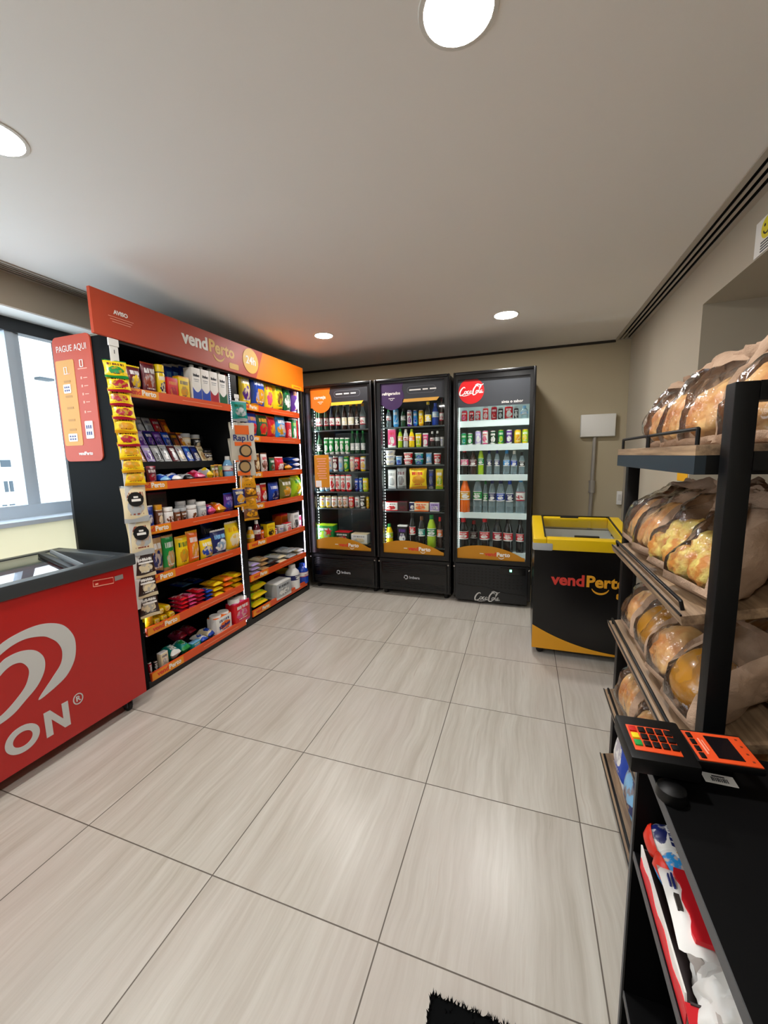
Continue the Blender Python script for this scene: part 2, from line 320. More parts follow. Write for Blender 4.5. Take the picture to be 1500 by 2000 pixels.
# measured goods: kind, place along the row, width, height, colours, description, depth plane, shelf height
ROWS={
'A5':[
('pouch', 0.927, 0.091, 0.168, 'maroon,yellow,white', 'maroon coffee pouch with yellow oval', -0.645, 1.8),
('brick', 1.03, 0.099, 0.207, 'maroon,rust,white', 'maroon vacuum coffee brick', -0.645, 1.8),
('jar', 1.114, 0.063, 0.209, 'yellow,navy,yellow', 'yellow capped chocolate powder jar', -0.645, 1.8),
('box', 1.187, 0.087, 0.142, 'red,crimson,gold', 'red chocolate powder carton', -0.645, 1.8),
('box', 1.28, 0.092, 0.165, 'yellow,gold,navy', 'yellow food tin with dark writing', -0.645, 1.8),
('box', 1.32, 0.057, 0.269, 'blue,white,lblue', 'blue sugar carton at the back', -0.8, 1.8),
('box', 1.381, 0.059, 0.281, 'blue,white,lblue', 'blue sugar carton at the back', -0.8, 1.8),
('box', 1.45, 0.071, 0.296, 'blue,white,lblue', 'blue sugar carton at the back', -0.8, 1.8),
('carton', 1.384, 0.079, 0.264, 'white,blue,white', 'white milk carton with blue wave', -0.645, 1.8),
('carton', 1.471, 0.079, 0.267, 'white,blue,white', 'white milk carton with blue wave', -0.645, 1.8),
('carton', 1.559, 0.079, 0.27, 'white,crimson,white', 'white milk carton with red wave', -0.645, 1.8),
('carton', 1.647, 0.078, 0.268, 'white,dgreen,white', 'white milk carton with green wave', -0.645, 1.8),
('carton', 1.731, 0.07, 0.264, 'white,lblue,red', 'white milk carton with red cap', -0.645, 1.8),
],
'A4':[
('pouch', 0.904, 0.076, 0.119, 'maroon,white,pink', 'maroon candy pouch', -0.645, 1.25),
('pouch', 0.982, 0.073, 0.123, 'maroon,crimson,white', 'dark red candy pouch', -0.645, 1.25),
('flat', 1.073, 0.082, 0.065, 'blue,lblue,white', 'blue snack bag lying flat', -0.645, 1.25),
('flat', 1.164, 0.083, 0.067, 'blue,white,navy', 'blue and white snack bag lying flat', -0.645, 1.25),
('flat', 1.264, 0.099, 0.063, 'silver,black,white', 'silver and black snack packet', -0.645, 1.25),
('flat', 1.372, 0.096, 0.076, 'crimson,pink,white', 'pink and red snack packet', -0.645, 1.25),
('flat', 1.462, 0.061, 0.092, 'silver,yellow,white', 'silver and yellow snack packet', -0.645, 1.25),
('bar', 1.515, 0.031, 0.117, 'olive,gold,white', 'olive cereal bar standing upright', -0.645, 1.25),
('bar', 1.553, 0.032, 0.12, 'brown,gold,white', 'brown cereal bar standing upright', -0.645, 1.25),
('bar', 1.591, 0.033, 0.119, 'olive,gold,green', 'olive cereal bar with green flash', -0.645, 1.25),
('bottle', 1.68, 0.082, 0.181, 'lblue,white,white', 'light blue bottle with white cap', -0.645, 1.25),
],
'A3':[
('box', 1.126, 0.151, 0.218, 'dbrown,maroon,black', 'dark brown carton at the back', -0.82, 0.98),
('pouch', 0.941, 0.061, 0.149, 'blue,white,navy', 'blue cookie pouch', -0.645, 0.98),
('jar', 1.01, 0.053, 0.147, 'brown,cream,gold', 'brown jar with cream label', -0.645, 0.98),
('jar', 1.078, 0.067, 0.123, 'white,brown,white', 'white and brown drink powder jar', -0.645, 0.98),
('jar', 1.144, 0.05, 0.104, 'brown,rust,silver', 'brown hazelnut spread jar', -0.645, 0.98),
('jar', 1.201, 0.052, 0.104, 'brown,dbrown,silver', 'brown cocoa spread jar', -0.645, 0.98),
('jar', 1.276, 0.078, 0.113, 'white,brown,white', 'white lidded spread jar with red label', -0.645, 0.98),
('jar', 1.365, 0.078, 0.128, 'silver,grey,white', 'grey white lidded jar', -0.645, 0.98),
('jar', 1.317, 0.077, 0.135, 'white,silver,white', 'white lidded jar in the back row', -0.78, 0.98),
('jar', 1.42, 0.068, 0.135, 'white,silver,white', 'white lidded jar in the back row', -0.78, 0.98),
('flat', 1.452, 0.077, 0.096, 'purple,pink,white', 'purple cookie bag lying flat', -0.645, 0.98),
('flat', 1.55, 0.109, 0.096, 'orange,gold,white', 'orange cookie bag lying flat', -0.645, 0.98),
('pouch', 1.657, 0.116, 0.166, 'purple,blue,lilac', 'purple and blue snack pouch', -0.645, 0.98),
],
'A2':[
('loaf', 0.956, 0.111, 0.266, 'tan,navy,white', 'sliced bread bag with blue lower label', -0.645, 0.67),
('brick', 1.052, 0.095, 0.254, 'green,tan,white', 'green bread pack with loaf picture', -0.645, 0.67),
('brick', 1.159, 0.107, 0.227, 'yellow,gold,dgreen', 'yellow cake mix pack', -0.645, 0.67),
('brick', 1.254, 0.105, 0.246, 'orange,gold,white', 'orange cake mix pack', -0.645, 0.67),
('pouch', 1.379, 0.128, 0.167, 'yellow,blue,white', 'yellow pack with blue picture', -0.645, 0.67),
('pouch', 1.508, 0.161, 0.209, 'navy,white,lblue', 'navy and white bread roll bag', -0.645, 0.67),
('pouch', 1.671, 0.177, 0.247, 'yellow,cream,gold', 'yellow bag with clear white window', -0.645, 0.67),
('pouch', 1.571, 0.14, 0.245, 'navy,blue,silver', 'navy bag standing in the back row', -0.8, 0.67),
],
'A1':[
('pouch', 0.863, 0.06, 0.152, 'yellow,gold,orange', 'yellow noodle pack at the bay edge', -0.645, 0.36),
('roll', 0.919, 0.044, 0.065, 'yellow,gold,white', 'yellow biscuit roll end on', -0.645, 0.36),
('roll', 0.973, 0.046, 0.051, 'yellow,gold,white', 'yellow biscuit roll end on', -0.645, 0.36),
('roll', 1.03, 0.048, 0.047, 'yellow,gold,white', 'yellow biscuit roll end on', -0.645, 0.36),
('roll', 0.952, 0.045, 0.05, 'yellow,gold,white', 'yellow biscuit roll in the upper layer', -0.645, 0.415),
('roll', 1.007, 0.047, 0.047, 'yellow,gold,white', 'yellow biscuit roll in the upper layer', -0.645, 0.415),
('stack4', 1.13, 0.064, 0.111, 'crimson,red,white', 'red biscuit pack', -0.645, 0.36),
('stack4', 1.203, 0.067, 0.105, 'crimson,pink,white', 'crimson biscuit pack', -0.645, 0.36),
('stack4', 1.28, 0.071, 0.118, 'red,crimson,white', 'bright red biscuit pack', -0.645, 0.36),
('stack3', 1.359, 0.065, 0.093, 'navy,blue,white', 'navy wafer pack', -0.645, 0.36),
('stack3', 1.456, 0.1, 0.122, 'gold,yellow,brown', 'golden pasta bag', -0.645, 0.36),
('stack3', 1.572, 0.102, 0.128, 'gold,orange,brown', 'amber pasta bag', -0.645, 0.36),
('stack3', 1.692, 0.109, 0.123, 'yellow,gold,brown', 'yellow pasta bag', -0.645, 0.36),
('flat', 1.367, 0.105, -0.017, 'blue,lblue,white', 'blue wafer pack on top at the back', -0.86, 0.47),
('flat', 1.488, 0.113, -0.035, 'navy,blue,white', 'navy wafer pack on top at the back', -0.86, 0.47),
],
'A0':[
('can', 0.836, 0.024, 0.08, 'crimson,white,silver', 'red food can', -0.645, 0.065),
('can', 0.877, 0.025, 0.066, 'black,white,silver', 'dark food can', -0.645, 0.065),
('box', 0.935, 0.06, 0.1, 'cream,white,navy', 'white carton with blue corner', -0.645, 0.065),
('flat', 1.025, 0.08, 0.093, 'teal,white,green', 'teal wet wipes pack', -0.645, 0.065),
('flat', 1.107, 0.077, 0.088, 'teal,green,white', 'teal and green wet wipes pack', -0.645, 0.065),
('box', 1.198, 0.082, 0.051, 'teal,lblue,white', 'teal tissue box', -0.645, 0.065),
('flat', 1.252, 0.077, 0.082, 'pink,crimson,white', 'magenta sponge pack in the back row', -0.82, 0.065),
('flat', 1.343, 0.077, 0.084, 'pink,crimson,white', 'magenta sponge pack in the back row', -0.82, 0.065),
('flat', 1.276, 0.067, 0.063, 'white,blue,cream', 'white and blue napkin pack', -0.645, 0.065),
('flat', 1.351, 0.065, 0.078, 'cream,blue,white', 'cream napkin pack', -0.645, 0.065),
('towel', 1.464, 0.182, 0.163, 'white,orange,navy', 'white kitchen roll pack with orange picture', -0.645, 0.065),
('tissue', 1.675, 0.195, 0.226, 'red,pink,white', 'red toilet roll pack with white top', -0.645, 0.065),
],
'B6':[
('chips', 1.94, 0.138, 0.285, 'yellow,purple,white', 'yellow crisp bag with purple patch', -0.645, 1.83),
('chips', 2.104, 0.18, 0.302, 'blue,gold,white', 'blue crisp bag', -0.645, 1.83),
('chips', 2.264, 0.133, 0.282, 'yellow,pink,red', 'yellow crisp bag with pink picture', -0.645, 1.83),
('chips', 2.418, 0.16, 0.294, 'yellow,brown,green', 'yellow and brown crisp bag', -0.645, 1.83),
('chips', 2.572, 0.136, 0.286, 'dgreen,white,green', 'green and white crisp bag', -0.645, 1.83),
('chips', 2.737, 0.177, 0.296, 'purple,white,gold', 'purple and white crisp bag', -0.645, 1.83),
],
'B5':[
('chips', 1.99, 0.143, 0.23, 'blue,red,gold', 'blue and red corn snack bag', -0.645, 1.575),
('chips', 2.142, 0.148, 0.227, 'dgreen,red,gold', 'green and red corn snack bag', -0.645, 1.575),
('chips', 2.283, 0.136, 0.222, 'red,gold,crimson', 'red corn snack bag', -0.645, 1.575),
('chips', 2.433, 0.163, 0.24, 'sky,gold,white', 'light blue corn snack bag', -0.645, 1.575),
('box', 2.561, 0.082, 0.192, 'red,white,crimson', 'red snack carton', -0.645, 1.575),
('box', 2.651, 0.077, 0.229, 'green,white,lime', 'green and white snack carton', -0.645, 1.575),
('box', 2.742, 0.089, 0.227, 'red,white,pink', 'red and white snack carton', -0.645, 1.575),
],
'B4':[
('pouch', 2.04, 0.092, 0.186, 'brown,cream,gold', 'brown cookie pouch', -0.645, 1.27),
('pouch', 2.143, 0.097, 0.191, 'white,brown,red', 'white and brown cookie pouch', -0.645, 1.27),
('pouch', 2.264, 0.087, 0.15, 'dgreen,brown,white', 'dark green cookie pouch', -0.645, 1.27),
('pouch', 2.385, 0.136, 0.154, 'red,white,pink', 'red and white cookie pouch', -0.645, 1.27),
('flat', 2.522, 0.127, 0.093, 'dbrown,gold,white', 'dark brown cookie packet lying flat', -0.645, 1.27),
('stack3', 2.707, 0.198, 0.147, 'blue,white,navy', 'blue and white cracker pack', -0.645, 1.27),
],
'B3':[
('pouch', 2.016, 0.099, 0.19, 'white,red,cream', 'white and red pasta bag', -0.645, 1.0),
('pouch', 2.119, 0.09, 0.192, 'red,white,gold', 'red pasta bag', -0.645, 1.0),
('pouch', 2.261, 0.161, 0.192, 'blue,navy,white', 'blue pasta bag', -0.645, 1.0),
('pouch', 2.455, 0.186, 0.225, 'olive,gold,white', 'olive popcorn bag', -0.645, 1.0),
('pouch', 2.661, 0.204, 0.235, 'lime,yellow,green', 'lime green popcorn bag', -0.645, 1.0),
],
'B2':[
('bottle', 1.897, 0.068, 0.149, 'gold,yellow,white', 'yellow mustard bottle', -0.645, 0.68),
('bottle', 1.984, 0.071, 0.193, 'maroon,white,white', 'dark red ketchup bottle', -0.645, 0.68),
('jar', 2.053, 0.044, 0.127, 'orange,red,black', 'small orange sauce jar', -0.645, 0.68),
('box', 2.147, 0.123, 0.154, 'yellow,black,gold', 'yellow and black carton', -0.645, 0.68),
('can', 2.247, 0.049, 0.084, 'red,white,silver', 'small red tomato can', -0.645, 0.68),
('cup', 2.332, 0.084, 0.09, 'white,silver,white', 'white spread tub', -0.645, 0.68),
('box', 2.606, 0.184, 0.162, 'orange,red,gold', 'orange and red carton in the back row', -0.8, 0.68),
('box', 2.452, 0.099, 0.1, 'white,red,pink', 'white carton with red heart', -0.645, 0.68),
('box', 2.583, 0.115, 0.195, 'white,black,grey', 'black and white carton', -0.645, 0.68),
('box', 2.679, 0.06, 0.139, 'pink,white,red', 'pink and white carton', -0.645, 0.68),
('box', 2.75, 0.041, 0.118, 'white,lblue,grey', 'narrow white carton', -0.645, 0.68),
],
'B1':[
('sack3', 1.913, 0.117, 0.113, 'white,lilac,white', 'white flour sack', -0.645, 0.4),
('sack3', 2.045, 0.111, 0.127, 'cream,tan,white', 'cream rice sack', -0.645, 0.4),
('sack2', 2.179, 0.127, 0.065, 'grey,dbrown,white', 'grey bean sack', -0.645, 0.4),
('sack2', 2.331, 0.136, 0.082, 'white,cream,green', 'white rice sack with green line', -0.645, 0.4),
('sack2', 2.501, 0.158, 0.11, 'white,silver,lblue', 'white sugar sack', -0.645, 0.4),
('sack2', 2.686, 0.152, 0.064, 'cream,white,grey', 'cream salt sack', -0.645, 0.4),
],
'B0':[
('sack3', 1.954, 0.22, 0.234, 'lime,yellow,purple', 'lime yellow detergent pack', -0.645, 0.09),
('box', 2.26, 0.241, 0.157, 'silver,white,black', 'grey and white soap powder box', -0.645, 0.09),
('cup', 2.631, 0.198, 0.142, 'purple,yellow,yellow', 'purple and yellow washing tub in the back row', -0.82, 0.09),
('bottle', 2.512, 0.15, 0.251, 'white,navy,white', 'white bleach bottle with blue label', -0.645, 0.09),
('bottle', 2.695, 0.132, 0.215, 'blue,white,blue', 'blue detergent bottle', -0.645, 0.09),
],
'F1A':[
('beer', -0.512, 0.027, 0.286, 'bgreen,white,silver', 'dark green beer bottle with white label', 2.93, 1.69),
('beer', -0.474, 0.049, 0.284, 'bgreen,white,white', 'dark green beer bottle with pale diamond label', 2.93, 1.69),
('beer', -0.406, 0.05, 0.28, 'bgreen,white,white', 'green beer bottle with pale label', 2.93, 1.69),
('beer', -0.337, 0.053, 0.275, 'black,white,white', 'dark beer bottle with round white label', 2.93, 1.69),
('beer', -0.269, 0.053, 0.271, 'black,white,silver', 'dark beer bottle with red and white label', 2.93, 1.69),
('beer', -0.197, 0.059, 0.266, 'dbrown,cream,silver', 'brown beer bottle with cream label', 2.93, 1.69),
('beer', -0.12, 0.065, 0.262, 'dbrown,cream,gold', 'brown beer bottle with tall cream label', 2.93, 1.69),
('beer', -0.056, 0.044, 0.258, 'dbrown,black,gold', 'brown beer bottle with dark label', 2.93, 1.69),
('beer', 0.006, 0.061, 0.254, 'clear,white,gold', 'clear beer bottle with white label', 2.93, 1.69),
],
'F1B':[
('beer', -0.493, 0.062, 0.231, 'bgreen,black,black', 'very dark green beer bottle', 2.93, 1.44),
('can', -0.413, 0.054, 0.177, 'green,white,silver', 'green beer can', 2.93, 1.44),
('can', -0.352, 0.053, 0.175, 'green,white,silver', 'green beer can', 2.93, 1.44),
('can', -0.29, 0.052, 0.173, 'green,white,silver', 'green beer can', 2.93, 1.44),
('can', -0.229, 0.052, 0.171, 'green,white,silver', 'green beer can', 2.93, 1.44),
('can', -0.17, 0.051, 0.169, 'green,white,silver', 'green beer can', 2.93, 1.44),
('beer', -0.113, 0.05, 0.235, 'bgreen,silver,green', 'green beer bottle with silver label', 2.93, 1.44),
('beer', -0.056, 0.049, 0.233, 'bgreen,silver,green', 'green beer bottle with silver label', 2.93, 1.44),
('beer', 0.003, 0.049, 0.23, 'bgreen,silver,green', 'green beer bottle with silver label', 2.93, 1.44),
],
'F1C':[
('can', -0.374, 0.052, 0.164, 'white,lblue,silver', 'white and blue beer can', 2.93, 1.26),
('can', -0.314, 0.057, 0.163, 'maroon,white,silver', 'maroon and white beer can', 2.93, 1.26),
('can', -0.251, 0.056, 0.162, 'silver,lblue,silver', 'silver blue beer can', 2.93, 1.26),
('can', -0.189, 0.056, 0.16, 'green,lime,silver', 'bright green beer can', 2.93, 1.26),
('can', -0.123, 0.053, 0.159, 'white,cream,silver', 'white beer can', 2.93, 1.26),
('can', -0.065, 0.057, 0.158, 'red,black,silver', 'red and black beer can', 2.93, 1.26),
('can', -0.001, 0.059, 0.156, 'white,yellow,silver', 'white and yellow beer can', 2.93, 1.26),
],
'F1D':[
('can', -0.483, 0.056, 0.181, 'white,lblue,silver', 'white beer can partly behind the sticker', 2.93, 1.05),
('can', -0.422, 0.055, 0.18, 'white,lblue,silver', 'white beer can beside the sticker', 2.93, 1.05),
('can', -0.359, 0.06, 0.18, 'white,red,silver', 'white can with red seal', 2.93, 1.05),
('can', -0.293, 0.059, 0.18, 'white,red,silver', 'white can with red seal', 2.93, 1.05),
('can', -0.231, 0.056, 0.179, 'white,red,silver', 'white can with red seal', 2.93, 1.05),
('can', -0.166, 0.064, 0.179, 'white,red,silver', 'white can with red seal', 2.93, 1.05),
('can', -0.078, 0.044, 0.146, 'blue,navy,silver', 'blue beer can', 2.93, 1.05),
('can', -0.034, 0.04, 0.146, 'blue,lblue,silver', 'blue and pale blue beer can', 2.93, 1.05),
('can', 0.022, 0.06, 0.146, 'yellow,lime,silver', 'yellow beer can', 2.93, 1.05),
],
'F1E':[
('can', -0.486, 0.07, 0.124, 'white,yellow,silver', 'white and yellow low can', 2.93, 0.875),
('can', -0.412, 0.065, 0.125, 'white,yellow,silver', 'white and yellow low can', 2.93, 0.875),
('can', -0.34, 0.066, 0.126, 'white,tan,silver', 'white and tan low can', 2.93, 0.875),
('can', -0.273, 0.055, 0.127, 'white,tan,silver', 'white and tan low can', 2.93, 0.875),
('can', -0.213, 0.058, 0.127, 'white,tan,silver', 'white and tan low can', 2.93, 0.875),
('can', -0.144, 0.061, 0.128, 'red,tan,silver', 'red and tan low can', 2.93, 0.875),
('can', -0.077, 0.054, 0.129, 'white,grey,silver', 'white and grey low can', 2.93, 0.875),
('can', -0.013, 0.061, 0.13, 'black,white,silver', 'black and white low can', 2.93, 0.875),
('can', 0.037, 0.03, 0.13, 'yellow,gold,silver', 'yellow low can', 2.93, 0.875),
],
'F1F':[
('box', -0.442, 0.198, 0.195, 'green,lime,white', 'green beer carton with red star', 2.93, 0.5),
('box', -0.249, 0.175, 0.124, 'bgreen,red,white', 'dark green beer carton', 2.93, 0.5),
('box', -0.051, 0.187, 0.109, 'white,cream,grey', 'white beer carton', 2.93, 0.5),
],
'F2A':[
('bottle', 0.285, 0.051, 0.183, 'clear,white,green', 'clear bottle with green cap', 2.93, 1.69),
('can', 0.361, 0.057, 0.179, 'lblue,sky,silver', 'tall pale blue can', 2.93, 1.69),
('bottle', 0.434, 0.052, 0.174, 'bgreen,grey,black', 'dark green slim bottle', 2.93, 1.69),
('can', 0.499, 0.048, 0.156, 'white,purple,silver', 'white and purple energy can', 2.93, 1.69),
('can', 0.557, 0.044, 0.153, 'sky,blue,silver', 'blue energy can', 2.93, 1.69),
('can', 0.615, 0.049, 0.15, 'yellow,gold,silver', 'yellow energy can', 2.93, 1.69),
('beer', 0.683, 0.064, 0.223, 'black,yellow,yellow', 'dark bottle with yellow label', 2.93, 1.69),
('bottle', 0.754, 0.064, 0.207, 'blue,lblue,blue', 'blue sports drink bottle', 2.93, 1.69),
('beer', 0.814, 0.042, 0.248, 'dbrown,white,maroon', 'wine bottle with white label', 2.93, 1.69),
],
'F2B':[
('box', 0.319, 0.08, 0.188, 'pink,white,red', 'pink and white yoghurt carton', 2.93, 1.49),
('bottle', 0.4, 0.05, 0.182, 'lime,gold,green', 'green and yellow juice bottle', 2.93, 1.49),
('bottle', 0.459, 0.052, 0.176, 'silver,white,white', 'pale grey juice bottle', 2.93, 1.49),
('bottle', 0.519, 0.056, 0.174, 'yellow,orange,lime', 'yellow juice bottle', 2.93, 1.49),
('cup', 0.587, 0.062, 0.133, 'yellow,lime,white', 'tall yellow cup', 2.93, 1.49),
('cup', 0.656, 0.058, 0.13, 'pink,white,white', 'tall pink and white cup', 2.93, 1.49),
('bottle', 0.722, 0.044, 0.145, 'black,white,white', 'dark yoghurt bottle with white cap', 2.93, 1.49),
('bottle', 0.774, 0.045, 0.146, 'black,silver,white', 'dark coffee drink bottle with white cap', 2.93, 1.49),
('cup', 0.818, 0.035, 0.089, 'white,silver,white', 'small white cup', 2.93, 1.49),
],
'F2C':[
('cups3', 0.296, 0.109, 0.145, 'white,cream,white', 'white yoghurt cup', 2.93, 1.32),
('cup', 0.387, 0.069, 0.088, 'lblue,blue,white', 'pale blue dessert cup', 2.93, 1.32),
('cups2', 0.483, 0.096, 0.119, 'red,white,white', 'red and white dessert tub', 2.93, 1.32),
('cups2', 0.591, 0.091, 0.114, 'teal,blue,white', 'teal dessert tub', 2.93, 1.32),
('pouch', 0.688, 0.058, 0.114, 'lblue,white,sky', 'pale blue dairy pouch', 2.93, 1.32),
('cup', 0.772, 0.075, 0.107, 'red,white,white', 'red and white dessert cup', 2.93, 1.32),
],
'F2D':[
('pouch', 0.308, 0.088, 0.195, 'white,silver,grey', 'white cheese bag', 2.93, 1.08),
('pouch', 0.408, 0.1, 0.213, 'silver,grey,maroon', 'silvery grey meat bag', 2.93, 1.08),
('pouch', 0.578, 0.184, 0.208, 'yellow,gold,red', 'large yellow frozen food bag', 2.93, 1.08),
('pouch', 0.71, 0.048, 0.191, 'navy,grey,blue', 'slim dark blue bag', 2.93, 1.08),
('pouch', 0.79, 0.074, 0.199, 'yellow,lime,white', 'yellow and green bag', 2.93, 1.08),
],
'F2E':[
('box', 0.304, 0.134, 0.091, 'white,red,brown', 'white ready meal box with red picture', 2.93, 0.86),
('box', 0.425, 0.1, 0.096, 'dbrown,maroon,black', 'dark ready meal box', 2.93, 0.86),
('box', 0.514, 0.053, 0.088, 'navy,white,black', 'navy ready meal box', 2.93, 0.86),
('box', 0.617, 0.147, 0.093, 'cream,orange,red', 'white and orange ready meal box', 2.93, 0.86),
('box', 0.746, 0.097, 0.089, 'lilac,white,purple', 'lilac ready meal box', 2.93, 0.86),
],
'F2F':[
('bottle', 0.267, 0.08, 0.222, 'yellow,lime,green', 'yellow juice bottle with green cap', 2.93, 0.5),
('box', 0.417, 0.102, 0.217, 'black,white,purple', 'dark grape juice carton', 2.93, 0.5),
('bottle', 0.515, 0.064, 0.341, 'black,red,black', 'tall black bottle with red label', 2.93, 0.5),
('bottle', 0.611, 0.07, 0.312, 'black,teal,brown', 'tall black bottle with teal label', 2.93, 0.5),
('bottle', 0.712, 0.095, 0.327, 'lime,green,green', 'tall pale green bottle', 2.93, 0.5),
('bottle', 0.794, 0.057, 0.307, 'dbrown,orange,red', 'dark bottle with orange label', 2.93, 0.5),
],
'F3A':[
('can', 1.028, 0.055, 0.107, 'red,pink,silver', 'pinkish red soda can', 2.93, 1.705),
('can', 1.093, 0.05, 0.103, 'red,maroon,silver', 'dull red soda can', 2.93, 1.705),
('can', 1.151, 0.047, 0.103, 'red,silver,silver', 'red and silver soda can', 2.93, 1.705),
('can', 1.219, 0.05, 0.127, 'red,white,silver', 'red soda can with white stripe', 2.93, 1.705),
('can', 1.294, 0.054, 0.126, 'crimson,red,silver', 'crimson soda can', 2.93, 1.705),
('can', 1.351, 0.044, 0.114, 'black,silver,silver', 'black soda can', 2.93, 1.705),
('can', 1.421, 0.073, 0.129, 'red,white,silver', 'wide red and white can', 2.93, 1.705),
('can', 1.485, 0.04, 0.111, 'black,white,silver', 'black and white soda can', 2.93, 1.705),
('bottle', 1.553, 0.064, 0.118, 'clear,lblue,lblue', 'clear bottle with blue label', 2.93, 1.705),
],
'F3B':[
('can', 1.024, 0.052, 0.117, 'green,teal,silver', 'green soda can', 2.93, 1.49),
('can', 1.081, 0.049, 0.115, 'green,white,silver', 'green and white soda can', 2.93, 1.49),
('can', 1.155, 0.058, 0.136, 'lilac,white,silver', 'lilac soda can', 2.93, 1.49),
('can', 1.218, 0.056, 0.133, 'white,pink,silver', 'white and pink soda can', 2.93, 1.49),
('can', 1.288, 0.056, 0.13, 'bgreen,white,silver', 'dark green soda can', 2.93, 1.49),
('can', 1.358, 0.054, 0.136, 'green,lime,silver', 'mid green soda can', 2.93, 1.49),
('can', 1.43, 0.055, 0.133, 'purple,white,silver', 'purple and white soda can', 2.93, 1.49),
('can', 1.502, 0.06, 0.132, 'yellow,gold,silver', 'yellow soda can', 2.93, 1.49),
('can', 1.565, 0.055, 0.133, 'lime,yellow,silver', 'lime green soda can', 2.93, 1.49),
],
'F3C':[
('bottle', 1.031, 0.076, 0.25, 'black,pink,red', 'small cola bottle with red label', 2.93, 1.215),
('bottle', 1.111, 0.068, 0.239, 'dbrown,maroon,black', 'small dark cola bottle', 2.93, 1.215),
('bottle', 1.181, 0.057, 0.261, 'lime,green,green', 'small green soda bottle', 2.93, 1.215),
('bottle', 1.256, 0.049, 0.232, 'clear,navy,navy', 'water bottle with navy label', 2.93, 1.215),
('bottle', 1.327, 0.049, 0.231, 'clear,navy,navy', 'water bottle with navy label', 2.93, 1.215),
('bottle', 1.411, 0.06, 0.228, 'clear,sky,sky', 'water bottle with light blue label', 2.93, 1.215),
('bottle', 1.476, 0.057, 0.221, 'clear,blue,white', 'water bottle with white cap', 2.93, 1.215),
('bottle', 1.543, 0.051, 0.205, 'clear,black,black', 'water bottle with dark cap', 2.93, 1.215),
],
'F3D':[
('bottle', 1.038, 0.099, 0.344, 'orange,gold,gold', 'orange soda bottle', 2.93, 0.86),
('bottle', 1.155, 0.086, 0.344, 'clear,green,green', 'clear soda bottle with green label', 2.93, 0.86),
('bottle', 1.226, 0.044, 0.313, 'clear,green,green', 'slim clear bottle with green label', 2.93, 0.86),
('bottle', 1.287, 0.066, 0.319, 'clear,navy,navy', 'large water bottle with navy label', 2.93, 0.86),
('bottle', 1.364, 0.079, 0.319, 'clear,blue,navy', 'large water bottle with blue label', 2.93, 0.86),
('bottle', 1.444, 0.071, 0.313, 'clear,navy,blue', 'large water bottle with dark blue band', 2.93, 0.86),
('bottle', 1.538, 0.083, 0.336, 'clear,white,sky', 'large water bottle with white label', 2.93, 0.86),
],
'F3E':[
('bottle', 1.024, 0.104, 0.321, 'black,red,red', 'big cola bottle with red label', 2.93, 0.49),
('bottle', 1.108, 0.078, 0.275, 'black,maroon,red', 'big cola bottle with dark red label', 3.06, 0.49),
('bottle', 1.225, 0.098, 0.327, 'black,red,red', 'big cola bottle with red label', 2.93, 0.49),
('bottle', 1.341, 0.087, 0.324, 'black,crimson,black', 'big sugar free cola bottle with black cap', 2.93, 0.49),
('bottle', 1.438, 0.09, 0.321, 'black,red,black', 'big cola bottle with red label and black cap', 2.93, 0.49),
('bottle', 1.543, 0.073, 0.312, 'black,red,black', 'big cola bottle with red label and black cap', 2.93, 0.49),
],
}
# ================================================================ THE SETTING
XL,XR,YB,YN,H=-1.15,2.48,3.55,-3.0,2.45
def paint(name,c,b=.06):
    m=mat(name,c,.75,0,0,.2); t=NT(m); t.bump(t.noise(t.coord('Object'),220.,2.),b,.002); return m
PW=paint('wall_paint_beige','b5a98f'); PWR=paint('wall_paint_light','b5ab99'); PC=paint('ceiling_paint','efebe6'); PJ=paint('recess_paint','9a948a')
def floor_mat():
    m=mat('porcelain_tile','b9b0a2',.16,0,0,.5); t=NT(m); o=t.coord('Object'); s=t.sep(o)
    ux=t.math('DIVIDE',s[0],.6); uy=t.math('DIVIDE',s[1],.6)
    fx=t.math('ABSOLUTE',t.math('SUBTRACT',t.math('FRACT',t.math('ADD',ux,.5)),.5)); fy=t.math('ABSOLUTE',t.math('SUBTRACT',t.math('FRACT',t.math('ADD',uy,.5)),.5))
    g=t.ramp(t.math('MINIMUM',fx,fy),.0042,.0026)
    tid=t.math('ADD',t.math('MULTIPLY',t.math('FLOOR',ux),7.13),t.math('MULTIPLY',t.math('FLOOR',uy),3.71))
    cb=t.n.new('ShaderNodeCombineXYZ'); t.l.new(s[0],cb.inputs[0]); t.l.new(s[1],cb.inputs[1]); t.l.new(tid,cb.inputs[2])
    wob=t.noise(t.mapp(cb.outputs[0],(3,3,1)),1.,2.)
    cb2=t.n.new('ShaderNodeCombineXYZ'); t.l.new(t.math('MULTIPLY_ADD',wob,.05,s[0]),cb2.inputs[0]); t.l.new(s[1],cb2.inputs[1]); t.l.new(tid,cb2.inputs[2])
    n1=t.noise(t.mapp(cb2.outputs[0],(16,1.1,1)),1.,5.,.65); n2=t.noise(t.mapp(cb2.outputs[0],(55,2.2,1)),1.,4.,.6); n3=t.noise(t.mapp(o,(1.2,.8,1)),1.,2.)
    v=t.math('ADD',t.math('MULTIPLY',n1,.6),t.math('MULTIPLY',n2,.4))
    c=t.mix(t.ramp(v,.36,.62),hx('aca598'),hx('c8c4ba')); c=t.mix(t.ramp(n2,.60,.74),c,hx('b3aa9d')); c=t.mix(t.math('MULTIPLY',t.ramp(n3,.45,.65),.35),c,hx('c3b8b2'))
    c=t.mix(g,c,hx('5e564d')); t.l.new(c,t.b.inputs['Base Color'])
    t.put(t.b.inputs['Roughness'],t.math('ADD',t.math('MULTIPLY_ADD',n1,.10,.25),t.math('MULTIPLY',g,.4)))
    t.bump(t.math('SUBTRACT',1.,g),.25,.002); return m
